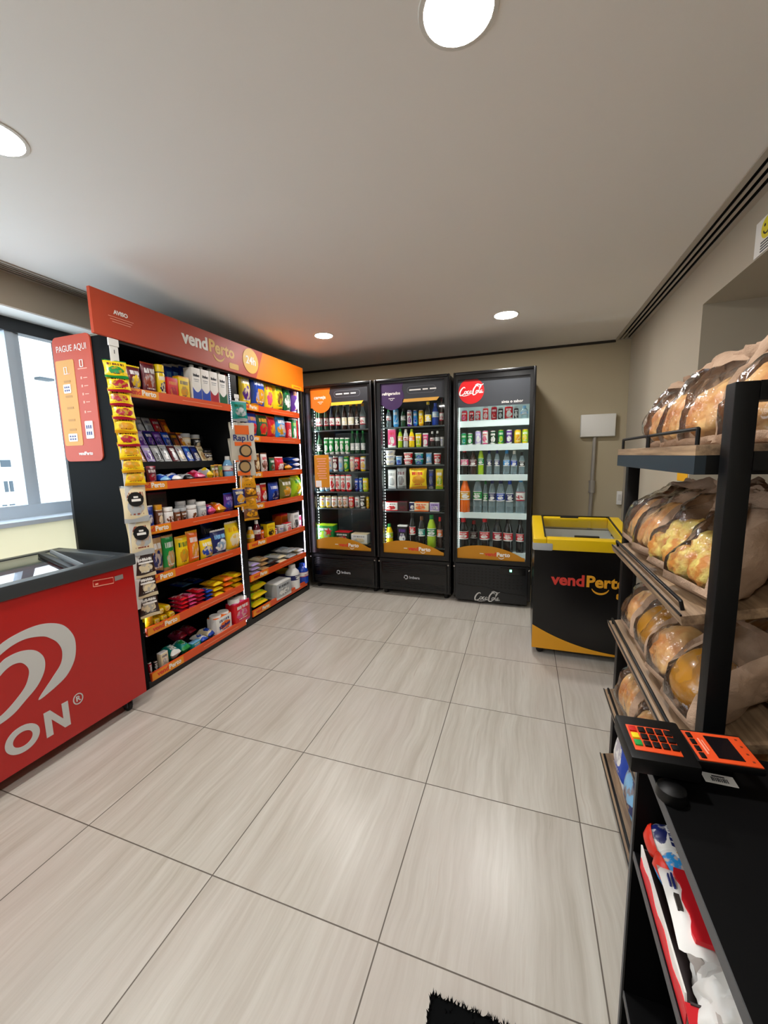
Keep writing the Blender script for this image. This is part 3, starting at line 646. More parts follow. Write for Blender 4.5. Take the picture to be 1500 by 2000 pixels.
struct('floor',MB().box(-1.5,3.4,YN-.1,YB+.1,-.1,0),floor_mat())
struct('ceiling',MB().box(-1.02,2.345,YN-.1,YB+.1,H,H+.12),PC)
# left wall with the window opening (y -1.9 .. 1.12, z 1.06 .. 2.27)
w=MB(); w.box(XL-.26,XL,YN-.1,-1.9,-.05,1.055); w.box(XL-.26,XL,1.12,YB+.1,-.05,1.055); w.box(XL-.26,XL,-1.9,1.12,-.05,.30); w.box(XL-.26,XL,YN-.1,YB+.1,2.27,H+.12); w.box(XL-.26,XL,1.12,YB+.1,1.055,2.27); w.box(XL-.26,XL,YN-.1,-1.9,1.055,2.27)
struct('wall_left',w,PWR)
struct('wall_back',MB().box(XL-.1,XR+.1,YB,YB+.1,-.05,H+.12),PW)
w=MB(); w.box(XR,XR+.9,1.90,YB+.1,-.05,H+.12); w.box(XR,XR+.9,YN-.1,1.90,2.2,H+.12); w.box(XR,XR+.9,YN-.1,-1.2,-.05,2.2)
struct('wall_right',w,PWR)
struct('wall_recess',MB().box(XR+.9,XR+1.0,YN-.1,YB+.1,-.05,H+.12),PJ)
struct('wall_front',MB().box(XL-.3,XR+1.0,YN-.1,YN,-.05,H+.12),PWR)
struct('gap_shade_strip',MB().box(XL,XR-.13,YB-.012,YB,H-.022,H),mat('shadow_gap','2c2823',.8))  # dark painted strip stands in for the shaded gap under the ceiling
struct('baseboard_back',MB().box(XL,XR,YB-.012,YB,0,.07),mat('skirting','8d8474',.5))
# linear air diffusers in the ceiling edge
def diffuser(name,x0,x1,y0,y1,edges,label,segs):
    t=thing(name,label,'air vent',T((x0+x1)/2,(y0+y1)/2,H)); cx,cy=(x0+x1)/2,(y0+y1)/2
    fm=mat('vent_paint','b3aa9d',.5); d=MB(); d.M=T(-cx,-cy,0); d.box(x0,x1,y0,y1,.06,.075); d.build('duct_liner',mat('duct_black','020202',.9),t)
    f=MB(); f.M=T(-cx,-cy,0); f.box(x0,x0+edges[0],y0,y1,-.006,.0); f.box(x1-edges[0],x1,y0,y1,-.006,.0); d=MB(); d.M=T(-cx,-cy,0); d.box(x0,x0+edges[0],y0,y1,.0005,.06); d.box(x1-edges[0],x1,y0,y1,.0005,.06); d.build('duct_side',mat('duct_black','020202',.9),t)
    for a,b in segs: f.box(x0,x1,a,b,-.005,.002)
    f.build('vent_frame',fm,t)
    n=edges[1]; gap=(x1-x0-2*edges[0])/(n+1+.72*n)
    for i in range(n):
        b=MB(); b.M=T(-cx,-cy,0); b.box(x0+edges[0]+gap*(1.72*i+1),x0+edges[0]+gap*(1.72*i+1.72),y0,y1,-.004,.001); b.build('vent_blade',fm,t)
diffuser('air_vent',2.345,XR,-2.9,YB-.003,(.026,2),'long dark slotted air diffuser along ceiling edge above right wall'.replace('right','recessed'),[(YB-.02,YB-.003)])
diffuser('air_vent',XL,-1.02,-2.9,YB-.003,(.02,3),'slotted air diffuser in the ceiling above the window',[(.44,.50)])
# window
AL=mat('aluminium_blue_grey','c6d5e3',.4,.0); DKF=mat('window_head_dark','2e3236',.5)
win=bpy.data.objects.new('window_1',None); COL.objects.link(win); win['kind']='structure'; win.location=(-1.39,.0,1.06)
def wpart(n,m,*bx):
    b=MB(); b.M=T(1.39,0,-1.06)
    for q in bx: b.box(*q)
    o=b.build(n,m,win); o['kind']='structure'; return o
wpart('window_frame',DKF,(-1.40,-1.33,-1.9,1.12,2.185,2.27),(-1.40,-1.34,1.05,1.12,1.06,2.19))
wpart('bottom_rail',AL,(-1.41,-1.34,-1.9,1.12,1.075,1.15)); wpart('mullion',AL,(-1.41,-1.345,.692,.736,1.15,2.19),(-1.395,-1.355,.736,.768,1.15,2.19))
wpart('mullion',AL,(-1.41,-1.345,-.55,-.43,1.15,2.19))
WG=glass('window_glass',(.93,.97,1.),1.0,.01)
wpart('window_pane',WG,(-1.378,-1.372,.762,1.05,1.15,2.19)); wpart('window_pane',WG,(-1.388,-1.382,-.43,.702,1.15,2.19)); wpart('window_pane',WG,(-1.388,-1.382,-1.9,-.55,1.15,2.19))
struct('window_sill',MB().box(-1.41,XL+.012,-1.9,1.12,1.05,1.075),AL)
struct('trim_2',MB().box(-1.41,XL+.001,-1.9,1.12,2.262,2.27),mat('soffit_white','f2f2ee',.6))
# added translucent panel below the sill, brightening that wall with daylight
m=mat('translucent_panel','e8e2cc',.6,0,0,.2); nt=m.node_tree; tl=nt.nodes.new('ShaderNodeBsdfTranslucent'); tl.inputs[0].default_value=(.80,.78,.66,1); mx=nt.nodes.new('ShaderNodeMixShader'); mx.inputs[0].default_value=.55
nt.links.new(nt.nodes['Principled BSDF'].outputs[0],mx.inputs[1]); nt.links.new(tl.outputs[0],mx.inputs[2]); nt.links.new(mx.outputs[0],nt.nodes['Material Output'].inputs[0])
struct('glow_panel',MB().box(XL-.012,XL-.004,-1.9,1.12,.30,1.05),m)
# outside
bl=thing('apartment_building','pale apartment block seen through the window','building',T(-14,7,-14))
b=MB(); b.box(-4,0,-4.2,.62,0,22); b.build('facade',mat('facade_white','cfd3d2',.8),bl)
for (y,z,wd,hh) in [(.20,15.46,.26,.22),(-.15,15.46,.22,.22),(.13,14.73,.09,.34),(.27,14.73,.09,.34),(.02,14.06,.12,.2),(.22,14.06,.14,.2),(-1.2,15.2,.5,.3),(-1.2,14.2,.5,.3)]:
    b=MB(); b.box(-.05,.03,y-wd/2,y+wd/2,z-hh/2,z+hh/2); b.build('facade_window',mat('facade_glass','4a535a',.6,0,0,.1),bl)
bl2=thing('office_tower','white blank tower wall standing beyond the window mullion','building',T(-14.3,8.4,-14))
b=MB(); b.box(-4,0,-.72,6,0,26); b.build('facade',mat('facade_white2','dadcda',.8),bl2); b=MB(); b.box(-.02,.30,.12,.56,18.28,18.36); b.build('bracket_arm',mat('bracket_grey','3c444a',.6),bl2)
# downlights
LAM=mat('lamp_diffuser',(1.,.975,.945),.5,0,LAMP)
nL=0
for (x,y,r,lab) in [(-.10,2.35,.075,'small round recessed downlight in front of the beer cooler'),(1.405,2.435,.085,'round recessed downlight above the cola cooler'),(1.39,.20,.083,'large glowing round downlight at top edge of view'),(-.085,.04,.083,'round downlight cut by the frame above the red freezer'),(1.39,-2.0,.083,'round downlight in the ceiling behind the camera beside recess'),(-.085,-2.0,.083,'round downlight in the ceiling behind the camera near window')]:
    t=thing('downlight',lab,'ceiling light',T(x,y,H),'recessed ceiling downlights')
    a=MB(); a.lathe([(r*.985,-.002),(r*1.0,-.004),(r*1.14,-.003),(r*1.16,0)],40,False); a.build('lamp_rim',mat('lamp_rim','d8d4cc',.4),t,40)
    a=MB(); a.lathe([(r*.99,-.0015),(r*.97,-.004),(.001,-.005)],40); a.build('lamp_diffuser',LAM,t,40)
# wall things
t=thing('junction_box','white rectangular electrical box on the beige back wall','electrical box',T(2.23,YB,1.66))
b=MB(); b.box(-.152,.152,-.05,0,-.108,.108,.006); b.build('box_body',WHT,t,30); b=MB(); b.box(-.148,.148,-.056,-.05,-.103,.095,.003); b.build('box_cover',WHT,t,30)
CON=mat('conduit_grey','a39d95',.35,.2)
t=thing('conduit_pipe','grey metal conduit running down from the white electrical box','pipe',T(2.205,YB-.022,1.08))
b=MB(); b.tube([(.005,0,.472),(.002,0,.2),(0,0,0),(-.005,0,-.3),(-.005,0,-1.0)],.017,12); b.build('pipe',CON,t,40)
b=MB(); b.M=T(0,0,-.015); b.tube([(0,0,-.05),(0,0,.05)],.028,14); b.tube([(0,0,.045),(0,0,.06)],.031,14); b.tube([(0,0,-.06),(0,0,-.045)],.031,14); b.build('coupling',CON,t,40)
t=thing('wall_socket','small white raceway outlet low in the back wall corner','socket',T(2.452,YB,.96)); b=MB(); b.box(-.022,.022,-.03,0,-.07,.06,.004); b.build('socket_body',WHT,t,30); b=MB(); b.box(-.014,.014,-.033,-.03,-.03,.03); b.build('socket_face',mat('socket_face','cfcdc6',.5),t)
t=thing('wall_notice','white paper notice with yellow smiley high above the recess','notice',T(XR-.002,1.12,2.275)@RZ(-90))
NM=t
b=MB(); b.box(-.25,.25,-.0015,0,-.07,.07); b.build('paper_sheet',WHITEP,t)
b=MB(); b.prism(arc(-.16,.022,.042,0,360,28)[:-1],-.003,-.0015); b.build('smiley_face',mat('smiley_yellow','e8d81c',.5),t)
b=MB(); 
for sx in (-.015,.015): b.prism(arc(-.16+sx,.034,.006,0,360,10)[:-1],-.004,-.003)
ribbon(b,arc(-.16,.022,.024,200,340,10),.006,None,-.004,-.003); b.build('smiley_marking',BLK,t)
b=MB()
for i in range(4): b.box(-.2,.2-.03*i,-.0025,-.0015,-.03-.011*i,-.025-.011*i)
b.build('small_lettering',mat('ink','22242c',.5),t)
t=tag(MB().box(-.085,.085,-.002,0,-.055,.05,0).build('wall_sticker',mat('sticker_amber','eeb022',.5)),'small amber sticker on the wall beneath the bread shelf','sticker'); t.matrix_basis=T(XR-.001,2.0,1.27)@RZ(-90)
# door mat
m=mat('mat_fibre','08090a',.95,0,0,.1); mb=MB(); rnd=random.Random(3)
mb.box(1.375,1.98,-.62,-.07,0,.012)
t=tag(mb.build('door_mat',m),'black bristly floor mat at the bottom edge of view','mat')
mb=MB()
for i in range(900):
    if i<330: x=1.375+.6*rnd.random(); y=-.07
    elif i<600: x=1.375; y=-.62+.55*rnd.random()
    else: x=1.38+.59*rnd.random(); y=-.6+.53*rnd.random()
    a=rnd.random()*6.28; l=.004+.006*rnd.random(); dx,dy=math.cos(a)*l,math.sin(a)*l; q=.002
    mb.add([(x-q,y-q,.008),(x+q,y-q,.008),(x+q,y+q,.008),(x-q,y+q,.008),(x+dx,y+dy,.022)],[(0,1,4),(1,2,4),(2,3,4),(3,0,4)])
mb.build('bristle_pile',m,t)
# ================================================================ GONDOLA SHELVING
GX=-.59
RAIL=mat('rail_orange','e0531f',.38); RAILY=mat('rail_amber','ee9418',.38)
LEDW=mat('led_cool',(.90,.88,1.0),.5,0,SHELF_LED); 
gon=thing('gondola_shelf','tall black shop shelving with coral header and orange shelf rails','shelving',T(GX,1.75,0))
GM=T(-GX,-1.75,0)
def gp(n,m,*bx,bev=0.,par=None,smooth=0):
    b=MB(); b.M=GM
    for q in bx: b.box(*q,bev)
    return b.build(n,m,par or gon,smooth)
SP=mat('side_panel_grey','101213',.7,0,0,.08)
gp('side_panel',SP,(-1.05,-.60,.765,.785,0,2.10)); gp('side_panel',BLK,(-1.05,-.60,2.745,2.765,0,2.10))
gp('back_panel',BLK,(-1.07,-1.05,.765,2.765,0,2.10)); gp('base_plinth',BLK,(-1.05,-.60,.785,2.745,0,.045)); gp('top_panel',BLK,(-1.05,-.60,.785,2.745,2.085,2.10))
gp('upright_post',BLK,(-.635,-.598,1.722,1.788,0,2.09)); gp('upright_post',BLK,(-.625,-.598,2.712,2.745,0,2.09)); gp('upright_post',BLK,(-1.05,-.635,1.752,1.76,0,2.09))
LEDV=mat('led_violet',(.86,.78,1.0),.5,0,SHELF_LED)
def dots(y,x,z0,z1,m,wd=.005):
    b=MB(); b.M=GM; z=z0
    while z<z1: b.box(x-.002,x+.002,y-wd/2,y+wd/2,z,z+.005); z+=.014
    b.build('led_dot_strip',m,gon)
gp('led_channel',BLK,(-.608,-.600,1.703,1.718,.06,2.08)); dots(1.7105,-.599,.06,2.08,LEDW,.006)
gp('led_strip',LEDV,(-.602,-.596,2.703,2.7095,.10,2.08)); gp('led_strip',LEDW,(-.628,-.616,.79,.797,.30,2.05))
ABAY=[.065,.36,.67,.98,1.25,1.80]; BBAY=[.09,.40,.68,1.0,1.27,1.575,1.83]
for bay,(y0,y1) in ((ABAY,(.80,1.70)),(BBAY,(1.795,2.705))):
    for z in bay:
        gp('shelf_board',BLK,(-1.05,-.605,y0-.01,y1+.01,z-.022,z))
        r=gp('price_rail',RAIL,(-.605,-.590,y0,y1,z-.026,z+.026))
        tg=gp('rail_tag',RAILY,(-.5895,-.588,y0+.003,y0+.245,z-.023,z+.025),par=r)
        M=GM@T(-.5875,y0+.125,z+.004)@RZ(90)
        text('vend',.043,REDLET,M@T(-.002,0,0),r,bold=.0012,align='RIGHT',name='rail_lettering'); text('Perto',.043,WHITEP,M@T(.002,0,0),r,bold=.0012,align='LEFT',name='rail_lettering')
        b=MB(); b.M=GM@T(-.5895,y0,z)@RZ(90)
        b.box(.43,.80,-.001,0,-.0015,.0015)
        b.build('rail_small_lettering',mat('rail_fine_print','f2a680',.5),r)
# header
HD=mat('header_coral','b4401f',.5); HO=mat('header_orange','f07a12',.45)
hd=MB(); hd.M=GM@T(-.575,0,0)@RZ(90)
hd.prism([(.668,2.075),(2.02,2.075),(2.13,2.305),(.668,2.305)],0,.02); h1=hd.build('header_panel',HD,gon)
hd=MB(); hd.M=GM@T(-.575,0,0)@RZ(90); hd.prism([(2.02,2.075),(2.785,2.075),(2.785,2.305),(2.13,2.305)],0,.02); h2=hd.build('header_panel',HO,gon)
HM=GM@T(-.5738,0,0)@RZ(90)
vendperto(HM@T(1.487,0,2.21),.118,h1,WHITEP,mat('header_gold','e0b040',.5))
b=MB(); b.M=HM; b.prism(arc(1.955,2.20,.098,0,360,40)[:-1],-.002,0); b.build('round_badge',mat('header_gold','e0b040',.5),h1)
text('24h',.085,WHITEP,HM@T(1.955,-.003,2.20),h1,bold=.002)
text('AVISO',.03,WHITEP,HM@T(.83,-.001,2.213),h1,bold=.001)
b=MB(); b.M=HM
for i,wd in enumerate((.15,.13,.11)): b.box(.83-wd/2,.83+wd/2,-.001,0,2.186-.013*i,2.189-.013*i)
b.build('small_lettering',mat('pink_print','f0a58e',.5),h1)
b=MB(); b.M=HM; b.prism(rrect(2.56,2.74,2.077,2.112,.008),-.003,0); b.build('header_tag',mat('tag_yellow','f6b414',.5),h2); b=MB(); b.M=HM; b.box(2.59,2.71,-.004,-.003,2.09,2.098); b.build('small_lettering',REDLET,h2)
gp('header_support',BLK,(-.60,-.595,.785,2.745,2.06,2.29))
# payment sign on the side panel
ps=thing('payment_sign','coral rounded sign headed PAGUE AQUI on shelving side panel','sign',T(-.893,.765,1.765)); 
b=MB(); b.prism(rrect(-.156,.156,-.355,.355,.035,8),-.008,0); b.build('sign_board',mat('sign_coral','c0462a',.55),ps)
text('PAGUE AQUI',.05,WHITEP,T(.0,-.009,.285),ps,bold=-.0002,sx=.86)
b=MB(); b.prism(rrect(-.145,.008,-.262,.225,.012),-.0095,-.008); b.build('sign_inset',mat('sign_amber','d59638',.5),ps)
b=MB()
for i,z in enumerate((.10,.015,-.05,-.12,-.175)): b.box(-.09,-.035,-.0105,-.0095,z,z+.012)
b.build('small_lettering',mat('amber_dark','b97f26',.5),ps)
b=MB()
for i,z in enumerate((.11,.065,.02,-.025,-.08)): b.box(.05,.062,-.009,-.008,z,z+.014); b.box(.072,.105,-.009,-.008,z+.004,z+.009)
b.box(.035,.11,-.009,-.008,.165,.170); b.box(-.085,-.03,-.0105,-.0095,.145,.150); b.build('small_lettering',mat('pink_print','f0a58e',.5),ps)
for (x,z,s,n) in [(-.065,.165,.022,'phone_icon'),(.07,.195,.022,'hand_icon')]:
    b=MB(); ribbon(b,[(x+p[0]*s,z+p[1]*s) for p in ((-.5,-.8),(-.5,.9),(.5,.9),(.5,-.8),(-.5,-.8))],.005,None,-.0115,-.008); b.build(n,WHITEP,ps)
for (x,z,wd,hh) in [(-.068,.065,.06,.05),(-.068,-.215,.075,.045),(.075,-.175,.062,.10)]:
    b=MB(); b.prism(rrect(x-wd/2,x+wd/2,z-hh/2,z+hh/2,.006),-.0115,-.008); b.build('info_card',WHITEP,ps)
    b=MB()
    for i in range(3):
        for j in range(2): b.box(x-wd*.36+i*wd*.26,x-wd*.36+i*wd*.26+wd*.17,-.012,-.0115,z-hh*.3+j*hh*.36,z-hh*.3+j*hh*.36+hh*.2)
    b.build('card_marking',mat('ink_navy','1a2370',.5),ps)
text('vendPerto',.028,WHITEP,T(.02,-.009,-.31),ps,bold=.0006)
# display riser with chocolate bars
ri=thing('display_riser','black stepped riser holding chocolate bars on the freezer-side bay','display stand',T(-.80,1.27,1.25))
RM=T(.80,-1.27,-1.25)
STEP=[(-.735,1.378),(-.81,1.475),(-.885,1.572)]
for i,(x,z) in enumerate(STEP):
    b=MB(); b.M=RM; b.box(x-.075,x,.83,1.69,z-.012,z); b.build('step_board',BLK,ri); b=MB(); b.M=RM; b.box(x,x+.006,.83,1.69,z-.028,z+.022); b.build('step_lip',BLK,ri)
b=MB(); b.M=RM; b.box(-1.04,-.96,.83,1.69,1.25,1.55); b.box(-.96,-.735,.83,.835,1.25,1.36); b.box(-.96,-.735,1.685,1.69,1.25,1.36); b.build('riser_side',BLK,ri)
BARS=[['tan,gold,white:dark gold edged','purple,lilac,white:purple','rust,tan,white:copper','lilac,purple,white:silvery purple','silver,black,white:black and silver','silver,white,black:silver','maroon,silver,white:dark red','silver,cream,maroon:white and maroon','blue,white,sky:blue and white','navy,white,blue:navy','cream,tan,olive:beige'],
['silver,purple,white:silver','crimson,silver,white:crimson','cream,tan,dbrown:cream','lilac,purple,white:lilac','navy,purple,white:navy and purple','purple,navy,lilac:deep purple','blue,navy,white:blue','dbrown,rust,gold:dark brown','rust,gold,white:rust'],
['maroon,crimson,white:maroon','navy,blue,white:navy','blue,navy,silver:royal blue','silver,navy,white:blue and silver','grey,silver,white:grey','silver,grey,navy:pale grey','crimson,rust,white:red orange','rust,gold,orange:burnt orange']]
ORD=['first','second','third','fourth','fifth','sixth','seventh','eighth','ninth','tenth','eleventh','twelfth','thirteenth','fourteenth','fifteenth','sixteenth','seventeenth','eighteenth','nineteenth','twentieth']
TIER=['front','middle','back']
for i,row in enumerate(BARS):
    n=len(row); ya,yb=[(.86,1.60),(.87,1.50),(.87,1.42)][i]
    for k,s in enumerate(row):
        cols,d=s.split(':'); y=ya+(yb-ya)*(k+.5)/n; wd=(yb-ya)/n*.92
        o=p_pouch(T(STEP[i][0]-.012,y,STEP[i][1]+.002)@RZ(90)@RX(-27),wd,.150,.014,cols,i*17+k,nx=7,nz=9,sharp=.2); o.name='chocolate_bar'
        tag(o,'%s chocolate bar, %s from freezer end, %s tier of black riser'%(d,ORD[k],TIER[i]),'chocolate bar','chocolate bars on the stepped riser')
# ---------------------------------------------------------------- goods on gondola and in coolers
SHELF={'A5':'top shelf, freezer-side bay','A4':'second shelf, freezer-side bay','A3':'third shelf, freezer-side bay','A2':'fourth shelf, freezer-side bay','A1':'fifth shelf, freezer-side bay','A0':'bottom shelf, freezer-side bay',
'B6':'top shelf, cooler-side bay','B5':'second shelf, cooler-side bay','B4':'third shelf, cooler-side bay','B3':'fourth shelf, cooler-side bay','B2':'fifth shelf, cooler-side bay','B1':'sixth shelf, cooler-side bay','B0':'bottom shelf, cooler-side bay'}
for f,nm in (('F1','beer cooler'),('F2','middle cooler'),('F3','cola cooler')):
    for a,s in zip('ABCDEF',('top','second','third','fourth','fifth','bottom')): SHELF[f+a]=s+' shelf, '+nm
SHELF['F3E']='bottom shelf, cola cooler'
LEV={2:['lower','upper'],3:['lowest','middle','topmost'],4:['lowest','second-lowest','third-lowest','topmost']}
seed=0
for sh,rows in ROWS.items():
    order=sorted(range(len(rows)),key=lambda i:rows[i][1])
    ref='freezer end' if sh[0] in 'AB' else 'shelving side'
    for rank,i in enumerate(order):
        kind,u,w,h,cols,desc,pl,z=rows[i]; seed+=1
        M=T(pl,u,z+.0005)@RZ(90) if sh[0] in 'AB' else T(u,pl,z+.0005)
        n=1; k2=kind
        if kind[-1].isdigit(): n=int(kind[-1]); k2=kind[:-1]
        if k2=='cups': k2='cup'
        cl=cols.split(',')
        for q in range(n):
            d=(LEV[n][q]+' '+desc) if n>1 else desc
            lab='%s, %s from %s, %s'%(d,ORD[rank],ref,SHELF[sh])
            if len(lab.replace(',',' ').split())>16: lab='%s, %s from end, %s'%(d,ORD[rank],SHELF[sh])
            dm=.2 if sh[0] in 'AB' else .12
            if sh=='A5' and pl<-.7: dm=.06
            hh=h/n
            product(k2,M@T(0,random.uniform(-.004,.004),hh*q)@RZ(random.uniform(-3,3)),w*.97,hh*.985,cols,lab,'goods on the '+SHELF[sh],seed,dm)
# tall jars behind the riser's end
for (y,x,z,w,h,cols,d) in [(1.50,-.84,1.476,.075,.13,'cream,tan,silver','cream capped food jar standing beside bars on black riser'),(1.615,-.755,1.379,.08,.10,'dbrown,cream,black','dark jar with pale label at post end of riser'),(1.60,-.845,1.476,.078,.125,'black,cream,silver','black drink can with pale picture at riser end')]:
    seed+=1; product('jar',T(x-.03,y,z)@RZ(90),w,h,cols,d,'jars on the stepped riser',seed)
# ---------------------------------------------------------------- hanging clip strips
def packet(M,w,h,d,cols,name,label,cat,group,sd,extra=None):
    o=p_pouch(M,w,h,d,cols,sd,nx=9,nz=9,sharp=.5); o.name=name; return tag(o,label,cat,group)
st=thing('clip_strip','white plastic clip strip hanging at freezer end of shelving','display strip',T(-.578,.770,2.05)); b=MB(); b.box(-.001,.001,-.025,.025,-1.52,.01); b.build('strip_band',WHT,st)
b=MB(); b.box(-.004,.004,-.03,.03,-.02,.02,.002); b.build('strip_clip',WHT,st); text('1',.03,mat('ink','22242c',.5),T(.003,0,-.05)@RZ(90),st)
for i in range(9):
    z=1.875-.074*i
    packet(T(-.556+.004*(i%2),.755+.0055*i,z-.018)@RZ(68)@RX(-14),.115,.10,.03,'yellow,%s,maroon'%('green' if i==0 else 'crimson' if i in(1,2,3,5) else 'gold'),'candy_packet','yellow candy packet, %s from top of the hanging strip'%ORD[i],'candy packet','yellow candy packets on the strip',300+i)
CRP=[(1.05,.215,'white popcorn packet with black badge, upper of the hanging pair'),(.85,.215,'white popcorn packet with black badge, lower of the hanging pair')]
for i,(z,h,lab) in enumerate(CRP):
    root=thing('popcorn_packet',lab,'popcorn packet',T(-.560,.790+.012*i,z)@RZ(72)@RX(-6),'popcorn packets on the strip')
    o=pouch_mesh(.135,h,.035,40+i).build('bag_body',wrap('cream,silver,rust',.4,i),root,50)
    b=MB(); b.M=T(0,-.0215,h*.62); b.prism([(x*(1+.04*math.sin(9*a)),zz) for a,(x,zz) in enumerate(arc(0,0,.042,0,360,24)[:-1])],-.002,.004); b.build('black_badge',BLK,root)
    b=MB(); b.M=T(0,-.024,h*.62); b.box(-.024,.024,-.002,0,-.012,.002); b.box(-.012,.012,-.002,0,.008,.018); b.build('badge_lettering',WHITEP,root)
for i in range(3):
    z=.715-.125*i
    root=thing('nut_packet','dark and cream nut packet, %s below the popcorn on the strip'%ORD[i],'nut packet',T(-.560,.812,z)@RZ(75)@RX(-8),'nut packets on the strip')
    pouch_mesh(.115,.14,.03,50+i).build('bag_body',wrap('dbrown,cream,white',.35,i),root,50)
    b=MB(); b.M=T(0,-.0175,.085); b.box(-.04,.04,-.0015,.003,-.004,.006); b.box(-.034,.034,-.0015,.003,.016,.022); b.build('bag_lettering',WHITEP,root)
st=thing('clip_strip','white plastic clip strip hanging from the divider post','display strip',T(-.582,1.762,1.90)); b=MB(); b.box(-.001,.001,-.02,.02,-.92,.0); b.build('strip_band',WHT,st); b=MB(); b.box(-.004,.004,-.024,.024,-.02,.01,.002); b.build('strip_clip',WHT,st)
packet(T(-.555,1.755,1.70)@RZ(65)@RX(-5),.13,.16,.035,'teal,silver,dgreen','snack_packet','teal snack packet with white top hanging at the divider post','snack packet',None,61)
RAP=mat('ink_navy','1a2370',.5)
for i,(z,y,dx) in enumerate([(1.395,1.765,0),(1.27,1.775,-.025)]):
    root=thing('tortilla_packet','white tortilla packet with orange panel, %s at divider post'%('upper one' if i==0 else 'lower one partly behind it'),'tortilla packet',T(-.548+dx,y,z)@RZ(58)@RX(-4),'tortilla packets on the divider strip')
    pouch_mesh(.205,.30,.025,70+i).build('bag_body',mat('bag_pale','c9c4b4',.3),root,50)
    for q in ((-.06,.05,-.002,.004,.205,.275),(-.07,.06,-.002,.004,.115,.145),(-.05,.05,-.002,.004,.005,.04)):
        b=MB(); b.M=T(0,-.014,0); b.box(*q); b.build('orange_panel',ORP,root)
    text('Rap10',.066,RAP,T(0,-.017,.175),root,bold=.001,name='bag_lettering')
    b=MB(); b.M=T(.01,-.016,.075); b.prism(arc(0,0,.05,0,360,26)[:-1],-.002,.004); b.build('wrap_picture',mat('dark_ring','2a211c',.5),root); b=MB(); b.M=T(.01,-.019,.075); b.prism(arc(0,0,.038,0,360,26)[:-1],-.002,.003); b.build('wrap_picture',mat('wrap_tan','b0905e',.6),root)
for i in range(4):
    packet(T(-.558+.008*(i%2),1.80+.012*(i%2),1.17-.088*i)@RZ(62+9*(i%2))@RX(-10),.14,.125,.04,'%s,gold,dbrown'%('gold' if i%2==0 else 'brown'),'peanut_packet','amber brown peanut packet, %s from top under the tortilla packets'%ORD[i],'nut packet','peanut packets on the divider strip',90+i)
packet(T(-.552,1.685,1.03)@RZ(72)@RX(-6),.11,.15,.03,'navy,gold,cream','coffee_packet','navy packet with gold band hanging left of peanut packets'.replace('left of','beside the'),'coffee packet',None,66)
